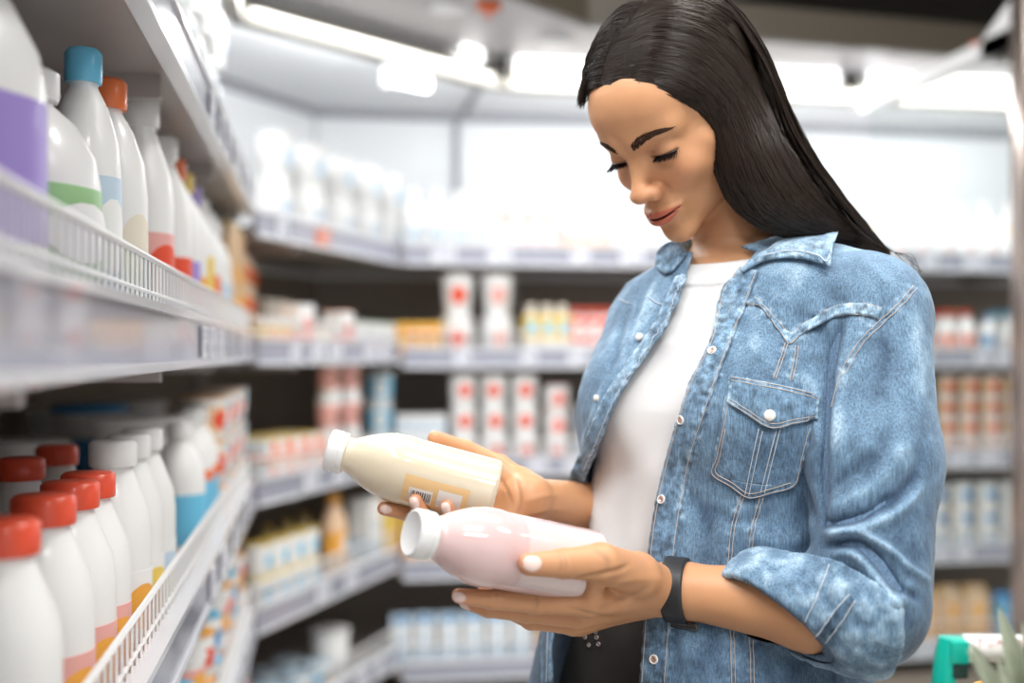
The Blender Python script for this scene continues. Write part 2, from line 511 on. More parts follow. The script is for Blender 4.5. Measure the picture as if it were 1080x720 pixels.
NAIL = []                                                   # (centre, axis dir, normal, half length, half width)
def nail(H, k, toward, ln=6.2, wd=5.0):
    pts, rad = H[k]
    ax = pts[3] - pts[2]; ax /= np.linalg.norm(ax)
    t = np.asarray(toward, float); n = t - ax * (t @ ax); n /= np.linalg.norm(n)
    NAIL.append((pts[3] + ax * 1.0 + n * (rad[3] - 1.0), ax, n, ln, wd))
nail(LH, 'thumb', (-0.35, -1, 0.25), 8.5, 7.2)
nail(LH, 'index', (-0.3, -1, 0.0), 6.5, 5)
nail(LH, 'middle', (-0.2, -0.8, -1), 6, 5)
nail(LH, 'ring', (0, 0.3, -1), 5.5, 4.6)
nail(LH, 'little', (0, 0.3, -1), 5, 4.2)
nail(RH, 'thumb', (0.0, 0.9, .6), 6.5, 5.5)
nail(RH, 'index', (-0.5, -1, 0.2), 6, 4.8)
nail(RH, 'middle', (-0.15, -1, -.1), 6.5, 5.2)
nail(RH, 'ring', (-0.15, -1, -.1), 6.5, 5.2)
nail(RH, 'little', (-0.1, -1, -.3), 5.5, 4.4)

M_skin = mat('skin', (0.7, 0.4, 0.25), rough=0.42, spec=0.45, attr=True, bump=(900, 0.12, 0.0006), noise=(60, 0.05), sss=0.0)
bs = M_skin.node_tree.nodes['Principled BSDF']
bs.inputs['Subsurface Weight'].default_value = 0.12
bs.inputs['Subsurface Radius'].default_value = (1.0, 0.35, 0.2); bs.inputs['Subsurface Scale'].default_value = 0.006

def build_body():
    v, f, n = sdf_mesh(body_sdf, (-150, 945, -330), (430, 1450, 400), 1.5)
    Q = (v - H0) @ HR; Q[:, 2] = np.where(Q[:, 2] < 0, Q[:, 2] / ZS, Q[:, 2]); A = Q.copy(); A[:, 0] = np.abs(A[:, 0])
    c = np.tile(np.array([0.60, 0.305, 0.155, 1.0]), (len(v), 1))
    def blend(w, col):
        w = np.clip(w, 0, 1)[:, None]; c[:, :3] = c[:, :3] * (1 - w) + np.array(col) * w
    blend(np.exp(-(((A[:, 0] - 38) / 20) ** 2 + ((A[:, 2] + 32) / 18) ** 2)) * (A[:, 1] > 40) * 0.35, (0.66, 0.25, 0.14))
    blend(np.exp(-((A[:, 0] / 14) ** 2 + ((A[:, 2] + 40) / 12) ** 2)) * (A[:, 1] > 90) * 0.3, (0.68, 0.30, 0.18))
    # lips
    xx = A[:, 0]; tap = np.clip(1 - (xx / 26.5) ** 2, 0, 1); zc = -69.5 + 4.5 * np.clip(xx / 25, 0, 1) ** 1.7
    top = zc + 0.3 + 7.6 * tap ** .8 + 1.0 * np.exp(-((xx - 4.5) / 3.2) ** 2) - 1.2 * np.exp(-(xx / 2.2) ** 2); bot = zc - 0.3 - 10.8 * tap ** .75
    w = np.minimum((top - A[:, 2]) / 1.2, (A[:, 2] - bot) / 1.4) * (xx < 26.5) * (A[:, 1] > 78)
    blend(w, (0.46, 0.125, 0.075))
    gapz = np.abs(A[:, 2] - zc + 0.9) < (0.2 + 1.7 * tap)
    yc = 98.5 - 15.5 * np.clip(xx / 26, 0, 1.2) ** 2
    blend(1.0 * (gapz & (A[:, 1] < yc + 1.5) & (A[:, 1] > 70) & (xx < 26)), (0.10, 0.03, 0.02))
    # darker eyelids and rims
    ex = A[:, 0] - 31
    blend(np.exp(-((ex / 15) ** 2 + ((A[:, 2] - 1) / 6) ** 2)) * (A[:, 1] > 72) * 0.45, (0.42, 0.20, 0.12))
    nz = np.exp(-((A[:, 0] - 6.6) / 3.4) ** 2 - ((A[:, 2] + 48.5) / 3.2) ** 2) * (A[:, 1] > 92); blend(nz * .75, (0.10, 0.035, 0.02))  # nostril shade painted into the skin colour
    blend(np.exp(-((A[:, 0] - 20.5) / 2.4) ** 2 - ((A[:, 2] + 41) / 7) ** 2) * (A[:, 1] > 80) * .45, (0.38, 0.13, 0.07))  # painted shade in the crease beside the nostril
    blend(np.exp(-(((A[:, 2] + 4.6) / 1.2) ** 2)) * (np.abs(ex) < 14) * (A[:, 1] > 72) * 0.8, (0.05, 0.02, 0.015))
    # scalp line
    # palms and fingertips a little redder
    for H in (LH, RH):
        for k in H:
            t = H[k][0][3]; blend(np.exp(-(((v - t) ** 2).sum(1)) / 14.0 ** 2) * 0.35, (0.66, 0.25, 0.14))
    for cn, ax, nn, ln, wd in NAIL:
        r = v - cn; a = r @ ax; s = np.cross(ax, nn); b = r @ s; h = r @ nn
        e = (a / ln) ** 2 + (b / wd) ** 2
        blend(np.clip((1 - e) * 4, 0, 1) * (h > -3.4), (0.80, 0.62, 0.56))
        k = (e < 1.25) & (h > -4)
        v[k] += nn * (np.clip((1.25 - e[k]) * 4, 0, 1) * 0.45)[:, None]
        blend(np.clip(1 - np.abs(e - 1.15) * 5, 0, 1) * (h > -3.4) * .5, (0.5, 0.22, 0.14))
    # tendons and skin creases of the hands
    bv = BVHTree.FromPolygons([Vector(a) for a in v.tolist()], f.tolist())
    hm = (v[:, 2] < -80) & (v[:, 1] < 1260); hi = np.where(hm)[0]; dd = np.zeros(len(hi))
    for pts, w_, hg in (([(606, 610), (630, 606), (652, 601), (664, 595)], 2.6, -2.4), ([(618, 624), (645, 616), (672, 611), (698, 610)], 4, 1.2), ([(632, 642), (658, 630), (684, 620)], 4, -1.3),
                        ([(589, 585), (592, 594), (590, 603)], 1.3, -.6), ([(594, 585), (597, 594), (595, 603)], 1.2, -.5), ([(627, 580), (640, 590), (640, 602)], 3, -.9), ([(600, 640), (620, 646), (640, 650)], 2.2, -1.0),
                        ([(565, 626), (567, 635), (565, 642)], 1.3, -.5), ([(523, 624), (524, 632)], 1.2, -.4), ([(545, 506), (549, 528), (545, 548)], 2.4, -1.3), ([(556, 528), (575, 523), (594, 521)], 3.2, 1.1), ([(556, 543), (575, 538), (594, 537)], 3.2, .9),
                        ([(520, 498), (532, 512), (540, 530)], 2.5, -1.0), ([(640, 618), (662, 622), (690, 628)], 5, .8)):
        L = []
        for q in catmull([(a, b, 0) for a, b in pts], 22):
            h = bv.ray_cast(Vector((0, 0, 0)), Vector(PX(q[0], q[1], 1000.0)).normalized())
            if h[0]: L.append(np.array(h[0]))
        g = np.zeros(len(hi))
        for i, p in enumerate(L): g = np.maximum(g, math.sin(math.pi * (i + .8) / (len(L) + .6)) ** .6 * np.exp(-((v[hi] - p) ** 2).sum(1) / (2 * (w_ * .7) ** 2)))
        dd += g * hg
        if hg < 0: c[hi, :3] *= (1 - .22 * g)[:, None]  # crease shade painted in: grooves darkened in the skin colour
    v[hi] += n[hi] * dd[:, None]
    return v, f, c

_v, _f, _c = build_body()
body = pm('body', _v, _f, M_skin, colors=_c)
BV_BODY = BVHTree.FromPolygons([Vector(a) for a in _v.tolist()], _f.tolist())

M_dark = mat('lash_and_brow_hair', (0.010, 0.006, 0.005), rough=0.8, spec=0.05)
M_brow = mat('brow_hair', (0.050, 0.026, 0.016), rough=0.8, spec=0.2)
for _s in (1, -1):
    el = eyelash_mesh(_s); pm('eyelashes', el.v, el.f, M_dark)
    br = brow_mesh(BV_BODY, _s); pm('eyebrow', br.v, br.f, M_brow)

# eyeballs
M_eye = mat('eye', rough=0.12, attr=True, coat=1.0)
def eyeball(sx):
    R, n = 12.3, 28; vs, fs, cs = [], [], []
    ax = np.array([0.0, 0.86, -0.5]); ax /= np.linalg.norm(ax)
    for i in range(n + 1):
        for j in range(n):
            th = math.pi * i / n; ph = 2 * math.pi * j / n
            p = np.array([math.sin(th) * math.cos(ph), math.sin(th) * math.sin(ph), math.cos(th)])
            vs.append(hp(*(np.array([sx * 31, 71.5, -4.5]) + R * p)))
            a = math.acos(max(-1, min(1, float(p @ ax))))
            cs.append((0.01, 0.008, 0.006, 1) if a < 0.2 else (0.07, 0.03, 0.015, 1) if a < 0.52 else (0.62, 0.56, 0.52, 1))
    for i in range(n):
        for j in range(n): fs.append((i * n + j, i * n + (j + 1) % n, (i + 1) * n + (j + 1) % n, (i + 1) * n + j))
    return vs, np.array(fs), cs
for sx in (1, -1):
    a, b, c_ = eyeball(sx); pm('eye', a, b, M_eye, colors=c_)
# =================================================================== held bottles
def mm_xf(p):                       # frame mm -> shop metres
    p = np.asarray(p, float); return shop(p[0] / 1000, p[1] / 1000, p[2] / 1000 + CAMZ)

def axis_rot(z_axis, x_hint):
    z = Vector(z_axis).normalized(); x = Vector(x_hint); x = (x - z * x.dot(z)).normalized(); y = z.cross(x)
    return Matrix((x, y, z)).transposed().to_4x4()

def place_axis(o, base, tip, front):
    """o modelled along +Z with its face at -Y; put its base and axis in the scene"""
    b, t = mm_xf(base), mm_xf(tip)
    z = (t - b).normalized(); f = (mm_xf(np.asarray(base) + np.asarray(front)) - b)
    y = -(f - z * f.dot(z)).normalized(); x = y.cross(z)
    o.matrix_world = Matrix.Translation(b) @ Matrix((x, y, z)).transposed().to_4x4()

M_cap = mat('white_cap_plastic', (0.80, 0.80, 0.79), rough=0.32, bump=(220, 0.1, 0.0004))
M_cream = mat('cream_drink_in_clear_plastic', (0.73, 0.64, 0.48), rough=0.16, coat=0.8, noise=(70, 0.03), sss=0.2)
M_pink = mat('pink_drink_in_clear_plastic', (0.71, 0.51, 0.50), rough=0.14, coat=0.8, noise=(60, 0.03), sss=0.2)
for _m in (M_cream, M_pink):
    _m.node_tree.nodes['Principled BSDF'].inputs['Subsurface Radius'].default_value = (1, .8, .7); _m.node_tree.nodes['Principled BSDF'].inputs['Subsurface Scale'].default_value = .01
M_or = mat('orange_sleeve_print', (0.83, 0.55, 0.26), rough=0.3, coat=0.4)
M_wht = mat('white_print', (0.82, 0.80, 0.76), rough=0.4)
M_blk = mat('black_print', (0.03, 0.025, 0.02), rough=0.5)
M_clear = mat('clear_film', (0.74, 0.60, 0.585), rough=0.12, coat=1.0)

PROF = [(0.0, 2.5), (20, 2.0), (28, 0), (32, 1.2), (34, 5), (34.4, 12), (34.4, 84), (35.0, 92), (35.3, 100), (34.4, 110), (31.8, 121), (27.8, 132), (23.2, 142), (19.6, 148.5), (18.0, 152), (17.6, 156), (19.5, 157), (19.5, 158.5), (17.0, 159), (17.0, 162)]
def drink_bottle(name, m, st=1.0):
    r = bpy.data.objects.new(name, None); link(r)
    mb = MB(); zx = lambda z: min(z, 90) * st + max(z - 90, 0); zo = zx(157) - 157; pr = catmull([(a, zx(b), 0) for a, b in PROF], 90)
    mb.lathe([(max(0, p[0]) / 1000, p[1] / 1000) for p in pr], 72); mb.build('bottle_body', m, r, smooth=True)
    c = MB(); n = 96; pr = [(20.2, 157.5), (21.0, 158), (21.0, 162.2), (20.2, 162.6), (20.2, 163.2), (21.1, 163.6), (21.1, 173), (20.4, 175), (18.8, 175.6), (18.0, 175.0), (0, 175.0)]
    vs = []
    for (rr, z) in pr:
        for k in range(n):
            a = 2 * math.pi * k / n; q = rr + (0.28 if (k % 2 and 163.5 < z < 174) else 0)
            vs.append((q * math.cos(a) / 1000, q * math.sin(a) / 1000, (z + zo) / 1000))
    fs = [(j * n + k, j * n + (k + 1) % n, (j + 1) * n + (k + 1) % n, (j + 1) * n + k) for j in range(len(pr) - 1) for k in range(n)]
    c.add(vs, fs); c.build('cap', M_cap, r, smooth=True)
    return r

def wrap(r, z0, z1, a0, a1, n=16, mi=0, mb=None, dz=1):
    """rectangle on a cylinder of radius r (mm), between heights and angles (deg, 0 = front)"""
    vs = []
    for j in range(dz + 1):
        for k in range(n + 1):
            a = math.radians(a0 + (a1 - a0) * k / n - 90); z = z0 + (z1 - z0) * j / dz
            vs.append((r * math.cos(a) / 1000, r * math.sin(a) / 1000, z / 1000))
    w = n + 1
    mb.add(vs, [(j * w + k, j * w + k + 1, (j + 1) * w + k + 1, (j + 1) * w + k) for j in range(dz) for k in range(n)], mi)

cream = drink_bottle('drink_bottle', M_cream)
lb = MB(); wrap(34.75, 26, 92, -52, 2, mb=lb, mi=0)                 # orange printed band
wrap(34.95, 61, 85, -44, -17, mb=lb, mi=1)                              # barcode field
wrap(34.95, 32, 56, -44, -10, mb=lb, mi=1)
z = 64.0
while z < 82:
    w_ = random.choice([0.5, 0.8, 1.2]); wrap(35.05, z, z + w_, -40, -22, mb=lb, mi=2); z += w_ + random.choice([0.5, 0.8, 1.1])
wrap(35.05, 62.4, 63.2, -40, -22, mb=lb, mi=2)
lab = lb.build('label', parent=cream, mats=[M_or, M_wht, M_blk], smooth=True)
lab['label'] = 'orange printed patch with a barcode'
place_axis(cream, PX(523, 521, 1152), PX(347, 474, 1150), (0, -1, 0.0))
tag(cream, 'cream-coloured drink bottle with white cap in the farther raised hand', 'bottle')

pink = drink_bottle('drink_bottle', M_pink, 1.16)
fl = MB(); wrap(34.75, 6, 92, -60, 60, mb=fl, mi=0, n=30)
fo = fl.build('label', M_clear, pink, smooth=True); fo['label'] = 'whitish film label'
PK0 = np.array([79.5, 1060, -201]); PK1 = np.array([-85.5, 968, -153.0])
PK0 = PK1 + (PK0 - PK1) / np.linalg.norm(PK0 - PK1) * 189.4
place_axis(pink, PK0, PK1, (0.3, -1, 0.2))
tag(pink, 'pink drink bottle with broad white cap lying in the nearer palm', 'bottle')

# =================================================================== white top
TEE_Z = -270
def tee_sdf(P):
    d = smin(stack_sdf(P, ST, 5, 5), bust(P, 3), 25)
    d = smin(d, cone(P, SHL + np.array([-40, 40, 10]), SHL, 52, 45) - 3, 30)
    d = smin(d, cone(P, SHR + np.array([40, -40, 10]), SHR, 55, 50) - 3, 30)
    nk = neck_sdf(P) - 3.0
    d = smin(d, nk, 24)
    Y = (P[:, 0] - 246) * TF[0] + (P[:, 1] - 1242) * TF[1]
    d = smax(d, P[:, 2] - (112 - 0.30 * Y), 2)
    d = smax(d, TEE_Z - P[:, 2] - 6 * np.sin(Y / 30), 2)
    return d.astype(F32)
v, f, n = sdf_mesh(tee_sdf, (40, 1060, -300), (420, 1440, 180), 2.5)
X = (v[:, 0] - 220) * TL[0] + (v[:, 1] - 1230) * TL[1]; Zz = v[:, 2]
fold = 3.2 * np.sin((Zz * 0.55 + X * 0.9) / 17.0 + 1.5 * vnoise(v, 70)) * np.clip((-60 - Zz) / 120, 0, 1) + 1.2 * vnoise(v * np.array([1, 1, .5]), 26)
Yn = (v[:, 0] - 246) * TF[0] + (v[:, 1] - 1242) * TF[1]; top = Zz - (112 - 0.30 * Yn)
fold = fold * np.clip(-top / 40, 0, 1) + 1.6 * (np.abs(top + 10) < 9) - 0.8 * (np.abs(top + 20.5) < 1.6) + .8 * (np.abs(Zz - TEE_Z - 12) < 10)
v = v + n * fold[:, None]
M_tee = mat('white_jersey', (0.74, 0.735, 0.735), rough=0.85, sheen=0.1, bump=(900, 0.25, 0.0006), noise=(400, 0.03))
pm('white_top', v, f, M_tee)

# =================================================================== denim shirt
OPR = np.array([[230, 738], [262, 733], [290, 723], [320, 713], [340, 704], [385, 674], [420, 652], [470, 631], [510, 614], [545, 601], [575, 591], [640, 584], [720, 581], [900, 578]], float)
OPL = np.array([[230, 812], [262, 800], [283, 782], [305, 763], [330, 757], [360, 750], [400, 731], [430, 720], [480, 705], [530, 693], [580, 686], [620, 683], [660, 680], [720, 676], [900, 672]], float)
JST = ST.copy(); JST[:, 3] += 17; JST[:, 4] += 17
_lo = np.clip((-120 - JST[:, 0]) / 150, 0, 1); JST[:, 3] += 22 * _lo; JST[:, 4] += 24 * _lo
FA = (WRL - ELL_) / np.linalg.norm(WRL - ELL_)
CF_N = np.array([-0.70, -0.42, -0.58]); CF_N /= np.linalg.norm(CF_N)
CF_P = PX(826, 636, 1012)                                   # a point on the near edge of the rolled cuff
def sleeve_l(P, g=0.0):
    d = cone(P, SHL + np.array([-6, 6, 8]), (SHL + ELL_) / 2 + np.array([-2, 4, 0]), 61 + g, 60 + g)
    d = smin(d, cone(P, (SHL + ELL_) / 2 + np.array([-2, 4, 0]), ELL_ + np.array([-6, 0, 12]), 60 + g, 52 + g), 20)
    e = ELL_ + FA * 98 + np.array([0, 0, 2])
    d = smin(d, cone(P, ELL_ + np.array([-14, 0, -2]), e, 48 + g, 43 + g), 18)
    return d
def jack_solid(P):
    d = stack_sdf(P, JST, 0, 0, 2.2)
    d = smin(d, bust(P, 13), 40)
    d = smin(d, cone(P, SHL + np.array([-60, 60, 12]), SHL + np.array([-5, 5, 4]), 62, 60), 30)
    d = smin(d, cone(P, SHR + np.array([30, -50, 12]), SHR, 60, 54), 30)
    d = smin(d, cone(P, tp(66, -6, 68), tp(150, 0, 42), 52, 54), 24)
    d = smin(d, neck_sdf(P) - 11, 24)
    d = smin(d, sleeve_l(P), 8)
    d = smin(d, cone(P, SHR, ELR, 54, 50), 14)
    return d
def opening(P):
    y = np.maximum(P[:, 1], 200); px = CX + FPX * P[:, 0] / y; py = CY - FPX * P[:, 2] / y
    l = np.interp(py, OPR[:, 0], OPR[:, 1]); r = np.interp(py, OPL[:, 0], OPL[:, 1])
    o = np.maximum(l - px, px - r) * y / FPX
    Y = (P[:, 0] - np.interp(P[:, 2], ST[:, 0], ST[:, 1])) * TF[0] + (P[:, 1] - np.interp(P[:, 2], ST[:, 0], ST[:, 2])) * TF[1]
    return np.maximum(o, (48 - Y))
def jack_sdf(P):
    j = jack_solid(P)
    d = smax(j, -(j + 4.0), 1.0)
    d = smax(d, -opening(P), 1.5)
    Y = (P[:, 0] - 246) * TF[0] + (P[:, 1] - 1242) * TF[1]
    d = smax(d, P[:, 2] - (128 - 0.32 * Y), 2)
    d = smax(d, -430 - P[:, 2], 2)
    cut = (P - CF_P.astype(F32)) @ CF_N.astype(F32)         # sleeve ends at the cuff
    near = (cone(P, ELL_, WRL, 75, 75) < 0) & (P[:, 0] < 330) & (P[:, 1] < 1140) & (sleeve_l(P) < 9) & (stack_sdf(P, JST, 0, 0, 2.2) > 3)
    d = np.where(near, np.maximum(d, cut), d)
    return d.astype(F32)
jv, jf, jn = sdf_mesh(jack_sdf, (-10, 950, -440), (440, 1470, 190), 2.0)
BV_J0 = BVHTree.FromPolygons([Vector(a) for a in jv.tolist()], jf.tolist())

def cast(bvh, px, py):
    d = Vector(PX(px, py, 1000.0)).normalized()
    h = bvh.ray_cast(Vector((0, 0, 0)), d)
    if h[0] is None: return None
    n = h[1] if h[1].dot(d) < 0 else -h[1]
    return np.array(h[0]), np.array(n)

def cast_line(bvh, pts, n, off=0.0, ref=None):
    """smooth pixel polyline laid on the surface"""
    c = catmull([(a, b, 0) for a, b in pts], n)
    out, nn = [], []
    last = None
    for q in c:
        h = cast(bvh, q[0], q[1])
        if h is None: continue
        out.append(h[0] + h[1] * off); nn.append(h[1])
    if not out: return np.array(out), np.array(nn)
    out, nn = np.array(out), np.array(nn); k = np.abs(out[:, 1] - np.median(out[:, 1])) < 60
    return out[k], nn[k]

# folds: pixel polyline, width mm, height mm (ridge +, groove -)
FOLDS = [
    ([(868, 560), (885, 562), (915, 556), (945, 540), (975, 512)], 6, 7), ([(870, 575), (900, 572), (925, 590), (948, 618), (968, 630)], 5, -8),
    ([(872, 570), (905, 564), (935, 578), (960, 600), (980, 612)], 4.5, 6.5), ([(874, 584), (902, 586), (925, 612), (944, 640), (950, 662)], 5, 6),
    ([(880, 596), (902, 606), (918, 632), (930, 660)], 5, -5), ([(868, 552), (888, 550), (915, 541), (940, 522)], 5, -5),
    ([(890, 655), (915, 650), (945, 635), (965, 612)], 7, 5), ([(868, 540), (900, 527), (930, 505), (955, 470)], 8, 3.5), ([(872, 520), (895, 500), (915, 478)], 6, -3),
    ([(888, 335), (876, 380), (870, 440), (868, 500), (869, 560)], 7, -9), ([(900, 350), (888, 400), (884, 460), (880, 520)], 9, 3),
    ([(850, 395), (862, 430), (866, 480)], 8, 4), ([(790, 320), (800, 350), (795, 380)], 9, 2), ([(840, 330), (865, 350), (872, 380)], 9, -3), ([(730, 520), (745, 560), (740, 600)], 9, -3),
    ([(760, 530), (790, 560), (830, 570), (865, 545)], 10, 3), ([(735, 535), (780, 548), (820, 540)], 8, -2.5), ([(845, 500), (855, 530), (862, 560)], 8, -3),
    ([(750, 640), (770, 680), (775, 720)], 9, 3), ([(705, 650), (712, 690), (710, 720)], 9, -2), ([(955, 320), (968, 380), (972, 440)], 12, 3), ([(930, 330), (935, 380), (925, 430)], 9, -2.5),
    ([(940, 430), (930, 470), (905, 500)], 8, -3), ([(975, 470), (960, 510), (930, 540)], 7, -4), ([(660, 330), (650, 370), (640, 400)], 7, -3), ([(690, 300), (675, 340), (668, 360)], 6, 3), ([(640, 400), (625, 440), (612, 480)], 6, 3), ([(905, 270), (930, 290), (950, 310)], 9, 2), ([(868, 300), (885, 318), (905, 330)], 9, -2.5), ([(905, 690), (935, 672), (958, 645)], 6, -4)]
# seams
S_YOKE1 = [(782, 321), (800, 322), (812, 335), (824, 352), (833, 362), (846, 352), (864, 343), (885, 333), (908, 332), (926, 336)]
S_YOKE2 = [(797, 314), (810, 326), (823, 341), (834, 351), (848, 341), (864, 332), (886, 322), (908, 320), (930, 325)]
S_ARM = [(962, 302), (945, 322), (926, 340), (905, 362), (888, 392), (878, 430), (873, 470), (872, 520)]
S_PLK = [(795, 300), (787, 322), (772, 360), (757, 400), (744, 440), (731, 480), (722, 520), (714, 570), (710, 620), (707, 670), (703, 725)]
S_D1 = [(828, 362), (822, 380), (815, 400)], [(839, 365), (836, 385), (832, 402)]
S_D2 = [(797, 460), (789, 490), (782, 520), (772, 555), (768, 600), (770, 650), (772, 725)], [(819, 465), (810, 495), (802, 522), (792, 560), (788, 610), (790, 660), (792, 725)]
S_CUF = [(893, 592), (905, 612)]
SEAMS = [S_YOKE1, S_YOKE2, S_ARM[:5], S_PLK, *S_D1, *S_D2]

disp = np.zeros(len(jv)); seamd = np.full(len(jv), 1e3); outer = jack_solid(jv.astype(F32)) > -1.6
oi = np.where(outer)[0]
def acc_dist(line):
    D = np.full(len(oi), 1e6)
    for p in line: D = np.minimum(D, ((jv[oi] - p) ** 2).sum(1))
    return np.sqrt(D)
for pts, w_, hgt in FOLDS:
    L, _ = cast_line(BV_J0, pts, max(16, int(sum(math.dist(pts[i], pts[i + 1]) for i in range(len(pts) - 1)) / 2.2)))
    if len(L) < 5: continue
    g = np.zeros(len(oi)); 
    for i, p in enumerate(L):
        e = math.sin(math.pi * (i + .8) / (len(L) + .6)) ** .6
        g = np.maximum(g, e * np.exp(-((jv[oi] - p) ** 2).sum(1) / (2 * (w_ * .62) ** 2)))
    disp[oi] += g * hgt
for pts in SEAMS:
    L, _ = cast_line(BV_J0, pts, 50)
    seamd[oi] = np.minimum(seamd[oi], acc_dist(L))
rip = np.sin(jv[:, 2] / 1.9 + 3 * vnoise(jv, 16)) * np.exp(-(seamd / 5.0) ** 2)
disp += 0.55 * rip * outer + outer * (0.9 * vnoise(jv * np.array([1, 1, .55]), 24, 2) + 0.5 * vnoise(jv, 9, 3) + 2.0 * vnoise(jv * np.array([1, 1, .4]), 60, 5))
jv = jv + jn * disp[:, None]
# smooth normals pick up the folds because they are real
BV_J = BVHTree.FromPolygons([Vector(a) for a in jv.tolist()], jf.tolist())

def denim_col(V, disp_=None, sd=None, light=0.0):
    """washed denim: worn pale along seams; paler on fold ridges and upwards, darker in grooves"""
    n = len(V)
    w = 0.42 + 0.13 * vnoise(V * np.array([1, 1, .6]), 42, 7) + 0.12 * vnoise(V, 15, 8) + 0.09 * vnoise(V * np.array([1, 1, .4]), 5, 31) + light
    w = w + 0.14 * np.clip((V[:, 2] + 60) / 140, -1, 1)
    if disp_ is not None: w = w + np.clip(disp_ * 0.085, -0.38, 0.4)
    if sd is not None:
        w = w + 0.42 * np.exp(-(sd / 4.5) ** 2) * (vnoise(V, 3.6, 9) + 0.25)
    w = np.clip(w, 0, 1)[:, None]
    c0 = np.array([0.030, 0.062, 0.115]); c1 = np.array([0.135, 0.23, 0.335]); c2 = np.array([0.42, 0.57, 0.70])
    c = np.where(w < .55, c0 + (c1 - c0) * (w / .55), c1 + (c2 - c1) * ((w - .55) / .45))
    return np.hstack([c, np.ones((n, 1))])

def denim_mat():
    m = mat('denim', rough=0.82, sheen=0.15, attr=True)
    nt = m.node_tree; b = nt.nodes['Principled BSDF']; tc = nt.nodes.new('ShaderNodeTexCoord')
    mp = nt.nodes.new('ShaderNodeMapping'); mp.inputs['Scale'].default_value = (800, 800, 70)
    nt.links.new(tc.outputs['Object'], mp.inputs['Vector'])
    n = nt.nodes.new('ShaderNodeTexNoise'); n.inputs['Scale'].default_value = 1; n.inputs['Detail'].default_value = 3
    nt.links.new(mp.outputs['Vector'], n.inputs['Vector'])
    mp2 = nt.nodes.new('ShaderNodeMapping'); mp2.inputs['Scale'].default_value = (300, 300, 1300)
    nt.links.new(tc.outputs['Object'], mp2.inputs['Vector'])
    n2 = nt.nodes.new('ShaderNodeTexNoise'); n2.inputs['Scale'].default_value = 1; n2.inputs['Detail'].default_value = 2
    nt.links.new(mp2.outputs['Vector'], n2.inputs['Vector'])
    ad = nt.nodes.new('ShaderNodeMath'); ad.operation = 'MULTIPLY_ADD'; ad.inputs[1].default_value = 0.7
    nt.links.new(n.outputs['Fac'], ad.inputs[0])
    ml = nt.nodes.new('ShaderNodeMath'); ml.operation = 'MULTIPLY'; ml.inputs[1].default_value = 0.3
    nt.links.new(n2.outputs['Fac'], ml.inputs[0]); nt.links.new(ml.outputs[0], ad.inputs[2])
    mr = nt.nodes.new('ShaderNodeMapRange'); mr.inputs['From Min'].default_value = .34; mr.inputs['From Max'].default_value = .66
    mr.inputs['To Min'].default_value = .55; mr.inputs['To Max'].default_value = 1.5
    nt.links.new(ad.outputs[0], mr.inputs['Value'])
    mx = nt.nodes.new('ShaderNodeMix'); mx.data_type = 'RGBA'; mx.blend_type = 'MULTIPLY'; mx.inputs['Factor'].default_value = 1
    at = [x for x in nt.nodes if x.type == 'ATTRIBUTE'][0]
    nt.links.new(at.outputs['Color'], mx.inputs['A']); nt.links.new(mr.outputs['Result'], mx.inputs['B'])
    nt.links.new(mx.outputs['Result'], b.inputs['Base Color'])
    bp = nt.nodes.new('ShaderNodeBump'); bp.inputs['Strength'].default_value = .35; bp.inputs['Distance'].default_value = .0006
    nt.links.new(ad.outputs[0], bp.inputs['Height']); nt.links.new(bp.outputs['Normal'], b.inputs['Normal'])
    return m
M_den = denim_mat()
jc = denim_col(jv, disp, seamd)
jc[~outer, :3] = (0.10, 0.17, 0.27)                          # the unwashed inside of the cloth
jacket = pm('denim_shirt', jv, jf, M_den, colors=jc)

M_thr = mat('tan_thread', (0.50, 0.42, 0.36), rough=0.7)
M_thw = mat('pale_thread', (0.62, 0.66, 0.70), rough=0.7)
M_snap = mat('pearl_snap', (0.80, 0.76, 0.72), rough=0.2, coat=.6)
M_snr = mat('copper_rim', (0.62, 0.42, 0.34), rough=0.3, metal=0.8)

def stitch(lines, name='stitching', m=None, r=0.5, off=0.4, parent=None, dash=True, bvh=None):
    mb = MB()
    for pts in lines:
        ln = sum(math.dist(pts[i], pts[i + 1]) for i in range(len(pts) - 1))
        n = max(6, int(ln / 1.6)); L, _ = cast_line(bvh or BV_J, pts, n, off)
        if dash:
            for i in range(0, len(L) - 2, 3): mb.tube(L[i:i + 3], [r * .7, r, r * .7], 4)
        elif len(L) > 2:
            cut = [0] + [i + 1 for i in range(len(L) - 1) if np.linalg.norm(L[i + 1] - L[i]) > 9] + [len(L)]
            for i, j in zip(cut[:-1], cut[1:]):
                if j - i > 2: mb.tube(L[i:j], r, 4)
    return pm(name, mb.v, mb.f, m or M_thr, parent or jacket)

